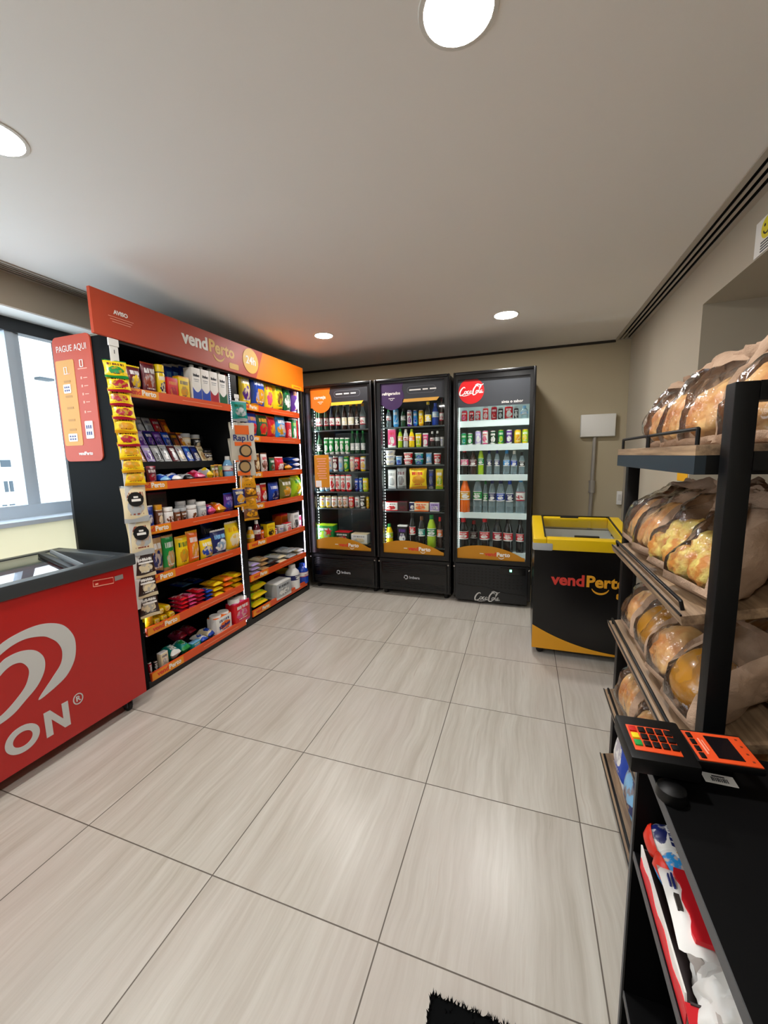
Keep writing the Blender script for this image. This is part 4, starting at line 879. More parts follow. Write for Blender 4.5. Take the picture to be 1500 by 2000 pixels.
# ================================================================ COOLERS
FB,FZ=3.50,2.13
DG=glass('cooler_glass',(.97,.985,.98),.35,.03)
LEDD=mat('cooler_led',(.90,1.0,.97),.5,0,COOLER_LED); LEDB=mat('cooler_led_bright',(.90,1.0,.98),.5,0,COOLER_LED*1.7)
DARKIN=mat('cooler_liner_dark','24282a',.45); WHIN=mat('cooler_liner_white','c9d6d4',.4); HEADP=mat('cooler_header','2b2d33',.4); AMB=mat('amber_decal','c4840f',.45)
WIRE=mat('wire_shelf','50585a',.4,.5)
def cooler(name,label,x0,x1,gx0,gx1,gz0,gz1,shelves,zdoor,liner,white):
    r=thing(name,label,'drinks cooler',T((x0+x1)/2,3.15,0),'glass door drinks coolers'); G=T(-(x0+x1)/2,-3.15,0)
    def p(n,m,*bx,bev=0.,par=None):
        b=MB(); b.M=G
        for q in bx: b.box(*q,bev)
        return b.build(n,m,par or r,30 if bev else 0)
    z0=.05; LEDC=LEDB if white else LEDD
    p('cabinet',BLK,(x0,x0+.035,2.855,FB,z0,FZ-.01),(x1-.035,x1,2.855,FB,z0,FZ-.01),(x0+.035,x1-.035,3.46,FB,z0,FZ-.01),(x0+.035,x1-.035,2.855,3.46,FZ-.05,FZ-.01),(x0+.035,x1-.035,2.855,3.46,z0,gz0-.02))
    p('liner',liner,(x0+.035,x0+.042,2.86,3.455,gz0-.02,FZ-.05),(x1-.042,x1-.035,2.86,3.455,gz0-.02,FZ-.05),(x0+.042,x1-.042,3.45,3.458,gz0-.02,FZ-.05),(x0+.042,x1-.042,2.86,3.45,gz0-.02,gz0-.012))
    d=p('door_frame',BLKG,(x0+.004,gx0,2.80,2.85,zdoor,FZ),(gx1,x1-.004,2.80,2.85,zdoor,FZ),(gx0,gx1,2.80,2.85,gz1,FZ),(gx0,gx1,2.80,2.85,zdoor,gz0))
    b=MB(); b.M=G
    for q in ((x0+.002,x0+.022,2.785,2.802,zdoor,FZ),(x1-.022,x1-.002,2.785,2.802,zdoor,FZ),(x0+.022,x1-.022,2.785,2.802,FZ-.025,FZ)): b.box(*q,.007)
    b.build('frame_bead',BLKG,d,30)
    p('door_glass',DG,(gx0,gx1,2.822,2.828,gz0,gz1))
    p('led_tube',LEDC,(gx0-.030,gx0-.020,2.853,2.860,gz0+.03,gz1-.05)); p('led_tube',LEDC,(gx1+.020,gx1+.030,2.853,2.860,gz0+.03,gz1-.05))
    b=MB(); b.M=G; z=gz0+.02
    while z<gz1-.2: b.box(gx0+.006,gx0+.0095,2.866,2.870,z,z+.012); z+=.03 if not white else .0185
    b.build('led_dot_strip',mat('led_dot',(.9,1.,.97),.5,0,3.),r); p('led_tube',LEDC,(gx0+.06,gx1-.06,2.865,2.873,gz1+.005,gz1+.013))
    for z in shelves:
        if white: p('shelf_tray',WHIN,(gx0-.02,gx1+.02,2.90,3.43,z-.012,z)); p('shelf_ticket_rail',mat('ticket_rail','dfeeee',.35),(gx0-.005,gx1+.005,2.885,2.90,z-.05,z+.006))
        else:
            b=MB(); b.M=G; b.box(gx0-.02,gx1+.02,2.895,2.902,z-.014,z-.001); b.box(gx0-.02,gx1+.02,3.42,3.427,z-.014,z-.001)
            n=22
            for i in range(n+1): x=gx0-.015+(gx1-gx0+.03)*i/n; b.box(x-.002,x+.002,2.902,3.42,z-.006,z-.001)
            b.build('wire_grid',WIRE,r)
    for sx in (x0+.05,x1-.05):
        b=MB(); b.M=G@T(sx,2.90,0); b.lathe([(.02,0),(.022,.01),(.022,.055)],12); b.build('foot',RUB,r,40)
        b=MB(); b.M=G@T(sx,3.42,0); b.lathe([(.02,0),(.022,.01),(.022,.055)],12); b.build('foot',RUB,r,40)
    b=MB(); b.M=G
    for sx in (x0+.014,x1-.014): b.M=G@T(sx,2.797,.36)@RX(90); b.lathe([(.008,0),(.008,.006),(.001,.008)],10)
    b.build('hinge_cap',CHROME,r,40)
    return r,G,p
def wave_decal(r,G,x0,x1,z0,par=None):
    n=24; pts=[(x0,z0)]
    for i in range(n+1):
        t=i/n; z=z0+.035+.115*math.sin(PI*min(1.,.10+t*.86))**.6-.05*t if t<.97 else z0+.03
        pts.append((x0+(x1-x0)*t,z))
    pts.append((x1,z0)); b=MB(); b.M=G@T(0,2.818,0); b.prism(pts,-.0015,0); o=b.build('wave_decal',AMB,r)
    b=MB(); b.M=G; b.box((x0+x1)/2-.095,(x0+x1)/2-.06,2.8155,2.8165,z0+.05,z0+.056); b.build('small_lettering',WHITEP,o)
    vendperto(G@T((x0+x1)/2+.055,2.816,z0+.05),.052,o,REDLET,WHITEP,simple=True)
def top_decal(r,G,gx0,gx1,gz1,zb,word,c,ccorner,dashes):
    b=MB(); b.M=G@T(0,2.8185,0); b.box(gx0,gx1,0,.003,zb,gz1); hd=b.build('header_panel',HEADP,r)
    pts=[(gx0,gz1),(gx0,zb-.035)]+arc(gx0+.115,zb+.03,.118,215,395,22)+[(gx0+.225,gz1)]
    b=MB(); b.M=G@T(0,2.8175,0); b.prism(pts,-.0015,0); o=b.build('round_decal',c,r)
    text(word,.046 if len(word)<9 else .037,WHITEP,G@T(gx0+.105,2.8155,zb+.065),o,bold=.001)
    b=MB(); b.M=G; b.box(gx0+.08,gx0+.14,2.815,2.816,zb+.018,zb+.023); ribbon(b,[]if 0 else arc(gx0+.11,zb+.016,.014,200,340,8),.004,None,2.815,2.816); b.build('logo_smile',WHITEP,o)
    b=MB(); b.M=G@T(0,2.8175,0); b.prism([(gx0+.215,zb-.022),(gx1-.075,zb-.022),(gx1-.05,zb+.008),(gx0+.22,zb+.008)],-.0015,0); b.build('stripe_decal',ccorner,r)
    L=rrect(gx0+.265,gx1-.085,zb+.055,zb+.115,.028,6); b=MB(); b.M=G@T(0,2.818,0); ribbon(b,L+[L[0]],.003,None,-.0012,0); b.build('outline_pill',mat('pill_grey','6a6c74',.5),hd)
    b=MB(); b.M=G; x=gx0+.285
    for wd in dashes: b.box(x,x+wd,2.8165,2.8185,zb+.08,zb+.091); x+=wd+.018
    b.build('small_lettering',WHITEP,hd)
def grille(r,G,x0,x1,z0,z1,m,word):
    b=MB(); b.M=G; b.box(x0+.006,x1-.006,2.83,2.86,.06,z1+.03); b.build('base_panel',BLK,r)
    b=MB(); b.M=G; b.box(x0+.03,x1-.03,2.812,2.832,z0,z1,.008); gr=b.build('grille_panel',BLKG,r,30)
    b=MB(); b.M=G
    for i in range(5): b.box(x0+.05,x1-.05,2.809,2.813,z1-.025-.018*i,z1-.016-.018*i)
    for i in range(4): b.box(x0+.05,x1-.05,2.809,2.813,z0+.02+.018*i,z0+.029+.018*i)
    b.build('grille_slat',mat('grille_black','030303',.6),gr)
    return gr
SH1=[1.69,1.44,1.26,1.05,.875,.50]; SH2=[1.69,1.49,1.32,1.08,.86,.50]; SH3=[1.705,1.49,1.215,.86,.49]
r,G,p=cooler('drinks_cooler','black glass door beer cooler with orange corner panel beside shelving',-.60,.165,-.515,.115,.445,2.10,SH1,.40,DARKIN,False)
top_decal(r,G,-.515,.115,2.10,1.945,'cerveja',mat('decal_orange','ee7716',.45),mat('stripe_yellow','f2c23a',.45),(.07,.055,.055)); wave_decal(r,G,-.515,.105,.447)
g=grille(r,G,-.60,.165,.07,.35,None,''); IM=mat('maker_grey','b9bdc2',.4)
def imbera(g,G,cx,cz):
    b=MB(); b.M=G@T(0,2.811,0); ribbon(b,arc(cx-.075,cz,.018,-120,150,16),.009,None,-.002,0); ribbon(b,arc(cx-.075,cz,.018,170,215,5),.009,None,-.002,0); b.build('maker_emblem',IM,g)
    text('Imbera',.038,IM,G@T(cx+.012,2.809,cz),g,bold=.0008)
imbera(g,G,-.195,.20)
# amber notice on the beer cooler's glass
b=MB(); b.M=G@T(0,2.8175,0); b.prism(rrect(-.505,-.335,1.10,1.435,.012),-.0015,0); st=b.build('glass_notice',mat('notice_amber','d98f16',.5),r)
b=MB(); b.M=G
for i in range(9): b.box(-.475+.01*(i%3),-.365-.012*(i%2),2.8145,2.816,1.39-.025*i,1.40-.025*i)
b.build('small_lettering',mat('pink_print','f0a58e',.5),st); b=MB(); b.M=G; b.box(-.495,-.43,2.8145,2.816,1.105,1.17); b.build('white_square',WHITEP,st)
r,G,p=cooler('drinks_cooler','black glass door cooler with purple corner panel between two others',.185,.915,.245,.865,.445,2.09,SH2,.40,DARKIN,False)
top_decal(r,G,.245,.865,2.09,1.93,'refrigerados',mat('decal_purple','3a1a52',.45),mat('stripe_gold','d6a043',.45),(.11,.05,.06)); wave_decal(r,G,.245,.855,.447); g=grille(r,G,.185,.915,.07,.35,None,''); imbera(g,G,.55,.205)
r,G,p=cooler('drinks_cooler','black glass door cola cooler with red round logo and white shelves',.945,1.645,.985,1.595,.437,2.065,SH3,.40,WHIN,True)
b=MB(); b.M=G; b.box(.985,1.595,2.8185,2.8215,1.826,2.065); hd=b.build('header_panel',mat('cola_header','33363b',.35),r)
b=MB(); b.M=G@T(0,2.818,0); b.prism(arc(1.102,1.966,.112,0,360,48)[:-1],-.0015,0); o=b.build('round_decal',mat('cola_red','c3070f',.4),r)
script_logo(G@T(1.102,2.8155,1.966),.205,WHITEP,o)
text('sinta o sabor',.034,WHITEP,G@T(1.452,2.8165,1.855),hd,bold=.0002)
wave_decal(r,G,.985,1.59,.437)
b=MB(); b.M=G; b.box(.951,1.639,2.83,2.86,.06,.41); b.build('base_panel',BLK,r)
b=MB(); b.M=G; b.box(.97,1.62,2.808,2.832,.03,.385,.008); gr=b.build('grille_panel',mat('grille_dark','15171a',.35),r,30)
b=MB(); b.M=G
for j in range(7):
    for i in range(17):
        x=1.0+.035*i; z=.355-.028*j
        if (x>1.36 and z>.29) or z<.17+.03*math.sin((x-.95)*7): continue
        b.box(x,x+.017,2.805,2.809,z-.013,z)
b.build('grille_vent',mat('grille_black','030303',.6),gr)
b=MB(); b.M=G@T(0,2.807,0); ribbon(b,spline([(.99,.19),(1.12,.175),(1.25,.175),(1.4,.135),(1.6,.12)],6),.004,None,-.003,0); b.build('wave_groove',BLKG,gr)
b=MB(); b.M=G; b.box(1.38,1.60,2.803,2.809,.31,.375,.002); cp=b.build('control_panel',BLKG,gr,30); b=MB(); b.M=G; b.box(1.462,1.482,2.801,2.804,.337,.357); b.build('status_lamp',mat('status_green',(.25,1.,.6),.5,0,3.),cp)
script_logo(G@T(1.265,2.806,.075),.225,mat('logo_silver','c9c9c6',.4),gr)
# inner red star and top of the beer cartons
b=MB(); st=[]
for i in range(10):
    q=PI/2+PI*i/5; rr=.048 if i%2==0 else .02; st.append((rr*math.cos(q),rr*math.sin(q)))
for o in list(COL.objects):
    if o.get('label','').startswith('green beer carton'):
        b.prism(st,-.003,.0); s=b.build('star_print',mat('star_red','d4202a',.5),o); s.matrix_basis=T(.045,-.062,.12)
    if o.get('label','').startswith('orange soda bottle') or o.get('label','').startswith('big cola bottle with red label'): pass
# ================================================================ RED CHEST FREEZER
rf=thing('chest_freezer','red chest freezer with white heart swirl and glass top','freezer',T(-.78,.0,0)); RG=T(.78,0,0)
RED=mat('freezer_red','b3120f',.28,0,0,.5,.2); TOPG=mat('freezer_top_grey','34383b',.4)
def rp(n,m,*bx,bev=0.,par=None):
    b=MB(); b.M=RG
    for q in bx: b.box(*q,bev)
    return b.build(n,m,par or rf,30 if bev else 0)
X0,X1,Y0,Y1=-1.08,-.48,-.80,.67
rp('freezer_body',RED,(X0,X1,Y0,Y1,.075,.52),(X1-.05,X1,Y0,Y1,.52,.832),(X0,X0+.05,Y0,Y1,.52,.832),(X0+.05,X1-.05,Y0,Y0+.05,.52,.832),(X0+.05,X1-.05,Y1-.05,Y1,.52,.832))
rp('freezer_liner',mat('liner_white','d8dcdc',.4),(X0+.051,X1-.051,Y0+.051,Y1-.051,.521,.53))
rp('top_frame',TOPG,(X1-.05,X1+.012,Y0-.012,Y1+.012,.832,.895),(X0-.012,X0+.035,Y0-.012,Y1+.012,.832,.895),(X0+.035,X1-.05,Y1-.06,Y1+.012,.832,.895),(X0+.035,X1-.05,Y0-.012,Y0+.06,.832,.895),bev=.008)
FG=glass('freezer_glass',(.75,.80,.82),3.2,.02)
LT=T(X0+.035,0,.889)@RY(15)
def lp(n,m,*bx,bev=0.):
    b=MB(); b.M=RG@LT
    for q in bx: b.box(*q,bev)
    return b.build(n,m,rf,30 if bev else 0)
lw_=.525
lp('sliding_lid',FG,(0,lw_,-.05,Y1-.06,-.006,0)); lp('lid_handle',BLK,(.03,lw_-.05,Y1-.15,Y1-.115,0,.020),bev=.004); lp('lid_frame',GREYP,(0,lw_,Y1-.07,Y1-.06,-.006,.012)); lp('lid_frame',GREYP,(0,lw_,-.06,-.05,-.006,.008))
lp('sliding_lid',FG,(0,lw_,Y0+.06,-.03,-.016,-.012))
for (x,y) in [(-.53,.585),(-1.03,.585),(-.53,-.72),(-1.03,-.72)]:
    c=MB(); c.M=RG@T(x,y,.03)@RX(90)@T(0,0,-.012); c.lathe([(.024,0),(.03,.004),(.03,.02),(.024,.024)],18); w_=c.build('caster_wheel',RUB,rf,40); c=MB(); c.M=RG; c.box(x-.02,x+.02,y-.018,y-.013,.025,.078); c.box(x-.02,x+.02,y+.013,y+.018,.025,.078); c.box(x-.02,x+.02,y-.018,y+.018,.066,.078); c.build('caster_fork',DGREY,w_)
LG=mat('logo_pale','c9c9c6',.45)
b=MB(); b.M=RG@T(-.4795,0,0)@RZ(90)
OUT=[(-.03,.60),(.043,.654),(.109,.676),(.178,.682),(.238,.669),(.289,.636),(.323,.574),(.328,.514),(.313,.448),(.271,.391),(.212,.360),(.147,.343),(.214,.415),(.255,.462),(.267,.518),(.254,.565),(.229,.598),(.199,.622),(.141,.639),(.089,.634),(.038,.611),(-.03,.565)]
INN=[(-.03,.52),(.034,.576),(.064,.591),(.109,.594),(.155,.578),(.183,.545),(.193,.506),(.183,.457),(.150,.408),(.102,.371),(.053,.337),(.003,.322),(-.06,.318),(-.06,.34),(.007,.354),(.059,.386),(.105,.429),(.126,.476),(.127,.507),(.113,.535),(.094,.548),(.064,.547),(.027,.523),(-.03,.46)]
OUT=spline(OUT[:11],5)[:-1]+spline(OUT[10:],5); INN=spline(INN[:13],5)+spline(INN[13:],5)
b.prism(OUT,-.0015,0); b.prism(INN,-.0015,0)
# mirrored half beyond the picture's edge
MX=-.105
b.prism([(2*MX-x,z) for x,z in OUT],-.0015,0); b.prism([(2*MX-x,z) for x,z in INN],-.0015,0)
b.build('swirl_emblem',LG,rf)
b=MB(); b.M=RG@T(-.4795,0,0)@RZ(90)
def ring(cx,cz,rx,rz,tx,tz,n=36):
    o=[(cx+rx*math.cos(2*PI*i/n),cz+rz*math.sin(2*PI*i/n)) for i in range(n)]; q=[(cx+(rx-tx)*math.cos(2*PI*i/n),cz+(rz-tz)*math.sin(2*PI*i/n)) for i in range(n)]
    vs=[(x,-.0015,z) for x,z in o+q]+[(x,0,z) for x,z in o+q]; m=2*n; fs=[]
    for i in range(n):
        j=(i+1)%n; fs+=[(i,j,n+j,n+i),(m+i,m+n+i,m+n+j,m+j),(i,m+i,m+j,j),(n+i,n+j,m+n+j,m+n+i)]
    b.add(vs,fs)
ring(.071,.206,.065,.060,.028,.027); ring(.308,.25,.024,.028,.005,.005,24)
b.prism([(.158,.146),(.186,.146),(.186,.222),(.236,.146),(.262,.146),(.262,.268),(.234,.268),(.234,.193),(.185,.268),(.158,.268)],-.0015,0)
b.build('brand_lettering',LG,rf)
text('R',.036,LG,RG@T(-.4785,.308,.25)@RZ(90),rf,bold=.001)
text('KIB',.16,LG,RG@T(-.4785,-.17,.206)@RZ(90),rf,bold=.008)
b=MB(); b.M=RG@T(-.4795,0,0)@RZ(90); L=[(.445,.776),(.55,.764),(.55,.795),(.445,.807),(.445,.776)]; ribbon(b,L,.004,None,-.001,0); b.box(.455,.47,-.001,0,.781,.789); ob=b.build('outline_sticker',mat('pink_print','f0a58e',.5),rf)
b=MB(); b.M=RG@T(-.4795,0,0)@RZ(90); b.box(.558,.605,-.001,0,.772,.797); b.build('rating_plate',mat('plate_grey','8a8580',.5),rf); b=MB(); b.M=RG@T(-.481,0,0)@RZ(90); b.box(.565,.60,-.001,0,.779,.783); b.box(.565,.60,-.001,0,.787,.790); b.build('small_lettering',mat('ink','22242c',.5),rf)
for i,(x,y,c,d) in enumerate([(-.66,.42,'white,blue,red','white ice cream box inside the red freezer at lid end'),(-.88,.35,'brown,gold,white','brown ice cream box inside the red freezer near window'),(-.70,.10,'pink,white,red','pink ice cream box in the red freezer middle'),(-.90,.02,'lblue,white,navy','pale blue ice cream box in the red freezer middle')]):
    o=p_box(T(x,y,.531)@RZ(90),.2,.16,.17,c,i); o.name='ice_cream_box'; tag(o,d,'ice cream box','ice cream boxes in the red freezer')
# ================================================================ YELLOW AND BLACK ICE CREAM FREEZER
fz=thing('display_freezer','black ice cream freezer with yellow top frame and amber wave','freezer',T(1.95,2.24,0)); ZG=T(-1.95,-2.24,0)
YEL=mat('frame_yellow','e3bd0a',.35); BX0,BX1,BY0,BY1=1.645,2.255,1.93,2.56
def zp(n,m,*bx,bev=0.,par=None,M=None):
    b=MB(); b.M=ZG@(M or Matrix.Identity(4))
    for q in bx: b.box(*q,bev)
    return b.build(n,m,par or fz,30 if bev else 0)
zp('freezer_body',BLKG,(BX0,BX1,BY0,BY1,.055,.42),(BX0,BX1,BY0,BY0+.04,.42,.76),(BX0,BX1,BY1-.04,BY1,.42,.80),(BX0,BX0+.04,BY0+.04,BY1-.04,.42,.76),(BX1-.04,BX1,BY0+.04,BY1-.04,.42,.76))
zp('freezer_liner',mat('liner_white','d8dcdc',.4),(BX0+.04,BX1-.04,BY0+.04,BY1-.04,.421,.44),(BX0+.04,BX0+.046,BY0+.04,BY1-.04,.44,.76),(BX1-.046,BX1-.04,BY0+.04,BY1-.04,.44,.76),(BX0+.046,BX1-.046,BY1-.046,BY1-.04,.44,.80),(BX0+.046,BX1-.046,BY0+.04,BY0+.046,.44,.75))
TM=T(0,BY0-.012,.757)@RX(5.6)
dp=.665
zp('top_frame',YEL,(BX0-.01,BX0+.075,0,dp,0,.078),(BX1-.075,BX1+.01,0,dp,0,.078),(BX0+.075,BX1-.075,0,.075,0,.078),(BX0+.075,BX1-.075,dp-.07,dp,0,.078),bev=.010,M=TM)
zp('corner_cap',mat('corner_grey','a9adb0',.4),(BX0-.013,BX0+.115,-.004,.06,-.004,.050),bev=.012,M=TM); zp('corner_cap',mat('corner_grey','a9adb0',.4),(BX1-.115,BX1+.013,-.004,.06,-.004,.050),bev=.012,M=TM)
zp('lid_rail',BLK,(BX0+.062,BX0+.072,.05,dp-.02,.076,.084),(BX1-.072,BX1-.062,.05,dp-.02,.076,.084),(BX0+.06,BX1-.06,dp-.03,dp-.02,.076,.086),M=TM)
zp('sliding_lid',DG,(BX0+.075,BX1-.075,.07,dp-.06,.066,.070),M=TM); zp('lid_handle',BLK,(BX0+.25,BX0+.40,.075,.10,.070,.084),(BX0+.20,BX0+.33,dp-.065,dp-.045,.072,.090),bev=.004,M=TM)
b=MB(); b.M=ZG@T(0,BY0-.001,0); n=20
b.prism([(BX0,.056),(BX1,.056)]+[(BX1+(BX0-BX1)*i/n,.068+.155*(i/n)**2.2) for i in range(n+1)],-.0015,0); b.build('wave_decal',mat('wave_amber','dc9a1a',.45),fz)
vendperto(ZG@T(1.965,BY0-.002,.555),.105,fz,mat('logo_red','c8352a',.5),mat('logo_amber','dc9a1a',.5))
for (x,y) in [(BX0+.055,BY0+.06),(BX1-.055,BY0+.06),(BX0+.055,BY1-.06),(BX1-.055,BY1-.06)]:
    c=MB(); c.M=ZG@T(x,y,.025)@RX(90)@T(0,0,-.01); c.lathe([(.02,0),(.025,.003),(.025,.017),(.02,.02)],16); w_=c.build('caster_wheel',RUB,fz,40); c=MB(); c.M=ZG; c.box(x-.012,x+.012,y-.014,y+.014,.045,.056); c.build('caster_fork',DGREY,w_)
for i,(x,y,w,d,h,c,q) in enumerate([(1.78,2.35,.15,.17,.30,'red,white,white','red and white ice cream box inside yellow framed freezer'),(1.76,2.10,.12,.14,.28,'cream,tan,white','cream ice cream box at front of yellow framed freezer'),(1.95,2.36,.14,.2,.24,'tan,brown,white','tan ice cream box in middle of yellow framed freezer'),(1.94,2.12,.16,.16,.29,'white,lblue,white','white ice cream box under the black lid handle'),(2.12,2.3,.13,.2,.29,'white,silver,grey','grey white ice cream box near wall in yellow framed freezer')]):
    o=p_box(T(x,y,.441)@RZ(4*i-8),w,h,d,c,i); o.name='ice_cream_box'; tag(o,q,'ice cream box','ice cream boxes in the yellow framed freezer')
# ================================================================ BREAD RACK
WOODM=mat('shelf_wood','7d6450',.5); t=NT(WOODM); o_=t.coord('Object'); nn=t.noise(t.mapp(o_,(30,2.2,30)),1.5,4.,.6)
t.l.new(t.mix(t.ramp(nn,.35,.65),hx('6b543f'),hx('ad9070')),t.b.inputs['Base Color'])
STEEL=mat('rack_steel','060709',.45,0,0,.3)
rk=thing('bread_rack','black steel bread rack with five brown wooden shelves of bagged bread','rack',T(2.17,.48,0)); KG=T(-2.17,-.48,0)
def kp(n,m,*bx,bev=0.,par=None,M=None):
    b=MB(); b.M=KG@(M or Matrix.Identity(4))
    for q in bx: b.box(*q,bev)
    return b.build(n,m,par or rk,30 if bev else 0)
PX0,PX1=1.945,2.40; PY0,PY1=.06,.86
for x in (PX0,PX1):
    for y in (PY0,PY1): kp('post',STEEL,(x,x+.04,y,y+.04,0,1.525 if y==PY0 else 1.385),bev=.003)
kp('cross_bar',STEEL,(PX0+.04,PX1,PY0,PY0+.04,1.488,1.525)); kp('cross_bar',STEEL,(PX0+.04,PX1,PY1,PY1+.04,1.345,1.383))
kp('cross_bar',STEEL,(PX0+.04,PX1,PY0,PY0+.04,.02,.06)); kp('cross_bar',STEEL,(PX0+.04,PX1,PY1,PY1+.04,.02,.06))
SY0,SY1=.105,.855
def shelf(zf,tilt,xf,L):
    M=T(xf,0,zf)@RY(-tilt)
    s=kp('shelf_board',WOODM,(0,L,SY0,SY1,-.022,0),bev=.001,M=M)
    if tilt: kp('shelf_lip',STEEL,(.0,.004,SY0,SY1,0,.004),par=s,M=M)
    return M
TOPM=shelf(1.407,0,1.905,.49)
kp('shelf_rail',mat('rail_blue_steel','1b2a36',.4),(1.905,1.925,SY0,SY1,1.345,1.385)); kp('shelf_rail',STEEL,(1.925,2.39,SY0,SY0+.02,1.345,1.385)); kp('shelf_rail',STEEL,(1.925,2.39,SY1-.02,SY1,1.345,1.385)); kp('shelf_rail',STEEL,(PX0+.04,PX1,PY0,PY0+.04,1.355,1.392))
def guard(M,ya,yb,h=.035,x=.012):
    b=MB(); b.M=KG@M; b.tube([(x,ya,0),(x,ya,h),(x,ya+.001,h),(x,yb-.001,h),(x,yb,h),(x,yb,0)],.0045,8); b.build('guard_wire',STEEL,rk,40)
guard(TOPM,.135,.50); guard(TOPM,.51,.83)
SM=[TOPM]
for z in (1.03,.715,.415,.12): SM.append(shelf(z,14,1.902,.47))
for M in SM[1:]: guard(M,.14,.82,.022,.016)
# bagged bread
KR=mat('kraft_paper','a98b70',.75,0,0,.25); t=NT(KR); o_=t.coord('Object'); t.bump(t.noise(o_,38.,4.,.65),.55,.012)
t.l.new(t.mix(t.ramp(t.noise(o_,9.,3.),.35,.7),hx('937760'),hx('bda088')),t.b.inputs['Base Color'])
FILM=glass('cellophane',(.985,.97,.95),1.7,.16,1.,.32,38.)
CRUST=mat('crust','b57a35',.5); t=NT(CRUST); o_=t.coord('Object'); t.l.new(t.mix(t.ramp(t.noise(o_,14.,3.),.35,.68),hx('b87436'),hx('ecca8c')),t.b.inputs['Base Color']); t.bump(t.noise(o_,60.,3.),.3,.004)
CHEES=mat('cheese_crust','d3b257',.5); t=NT(CHEES); o_=t.coord('Object'); t.l.new(t.mix(t.ramp(t.noise(o_,30.,3.),.4,.62),hx('d8c46a'),hx('b8762f')),t.b.inputs['Base Color']); t.bump(t.noise(o_,50.,3.),.6,.01)
GLZ=mat('glazed_bun','a8741f',.25,0,0,.5,.4)
BAGM={}
def bag_meshes(w,d,h,seed,bread):
    k=(w,d,h,seed,bread)
    if k in BAGM: return BAGM[k]
    nu,nv=36,22
    def pos(u,v,inset=0.):
        a=2*PI*u; e=.62
        f=.34+.66*math.sin(PI*min(1,v/.3)*.5) if v<.3 else (1.0-.0*v if v<.5 else 1.0-.90*((v-.5)/.5)**1.25)
        fw=1.0+.05*math.sin(PI*v)
        ca,sa=math.cos(a),math.sin(a)
        x=math.copysign(abs(ca)**e,ca)*(w/2)*fw; y=math.copysign(abs(sa)**.8,sa)*(d/2)*f
        n=noise.noise((x*14+seed*5.3,y*14,v*h*14))*.020+noise.noise((x*32+seed,y*32,v*h*32))*.008-abs(noise.noise((x*22+seed*3,y*22,v*h*22)))*.016
        n*= (.5+v)
        y+=math.sin(v*2.2+seed)*.012*v
        return (x*(1-inset)+n*ca,y*(1-inset)+n*sa,v*h+ (noise.noise((u*6,seed*2.2,0))*.022 if v>.9 else 0))
    P=[[pos(i/nu,j/(nv-1)) for i in range(nu)] for j in range(nv)]
    paper=MB(); film=MB(); vs=[q for r in P for q in r]; pf=[]; ff=[]
    for j in range(nv-1):
        for i in range(nu):
            a=(i+.5)/nu; i2=(i+1)%nu; f=(j*nu+i,j*nu+i2,(j+1)*nu+i2,(j+1)*nu+i); v=(j+.5)/(nv-1)
            (ff if (.635<a<.865 and .05<v<(.88 if bread!='bun' else .93)) else pf).append(f)
    paper.add(vs,pf+[tuple(range(nu-1,-1,-1))]); film.add(vs,ff)
    def clean(mb):
        used=sorted({k for f in mb.f for k in f}); mp={o:n for n,o in enumerate(used)}; mb.v=[mb.v[o] for o in used]; mb.f=[tuple(mp[k] for k in f) for f in mb.f]; return mb
    me1=clean(paper).mesh('paper_bag',KR,60); me2=clean(film).mesh('film_window',FILM,60)
    br=[]
    def blob(cx,cy,cz,rx,ry,rz,am,fr):
        b=MB()
        def g(u,v):
            th=2*PI*u; ph=PI*min(.995,max(.005,v)); q=1+am*noise.noise((math.cos(th)*math.sin(ph)*fr+seed,math.sin(th)*math.sin(ph)*fr,math.cos(ph)*fr))
            return (cx+rx*q*math.copysign(abs(math.cos(th))**.8,math.cos(th))*math.sin(ph)**.8,cy+ry*q*math.copysign(abs(math.sin(th))**.8,math.sin(th))*math.sin(ph)**.8,cz-rz*q*math.cos(ph))
        b.grid(g,22,14,True); return b
    if bread=='loaf': br.append(('bread_loaf',blob(0,-.005,h*.36,w*.42,d*.37,h*.28,.22,2.2).mesh('bread_loaf',CRUST,80)))
    elif bread=='bun': br.append(('bread_bun',blob(0,-.01,h*.37,w*.43,d*.40,h*.29,.06,1.5).mesh('bread_bun',GLZ,80)))
    elif bread=='cheese':
        for i,(cx,cz) in enumerate(((-.2,.20),(.2,.21),(-.05,.38),(.2,.42))): br.append(('cheese_bread',blob(cx*w,-.01,h*cz,w*.25,d*.34,h*.15,.25,3.).mesh('cheese_bread',CHEES,80)))
    else:
        for i,cx in enumerate((-.22,.0,.22)): br.append(('bread_roll',blob(cx*w,-.01,h*.37,w*.14,d*.33,h*.30,.12,2.).mesh('bread_roll',CRUST,80)))
    BAGM[k]=(me1,me2,br); return BAGM[k]
def bread_bag(M,w,d,h,seed,bread,label,group):
    rr=random.Random(seed*7); t=thing('bread_bag',label,'bread',M@RY(rr.uniform(-6,6)),group); a,b,br=bag_meshes(w,d,h,seed,bread)
    link('paper_bag',a,t); link('film_window',b,t)
    for n,m in br: link(n,m,t)
    if True:
        q=MB(); 
        for i in range(5): q.box(-.03+.004*i,.03,-.0008,.0008,.03+.011*i,.035+.011*i)
        q.M=Matrix.Identity(4)
    return t
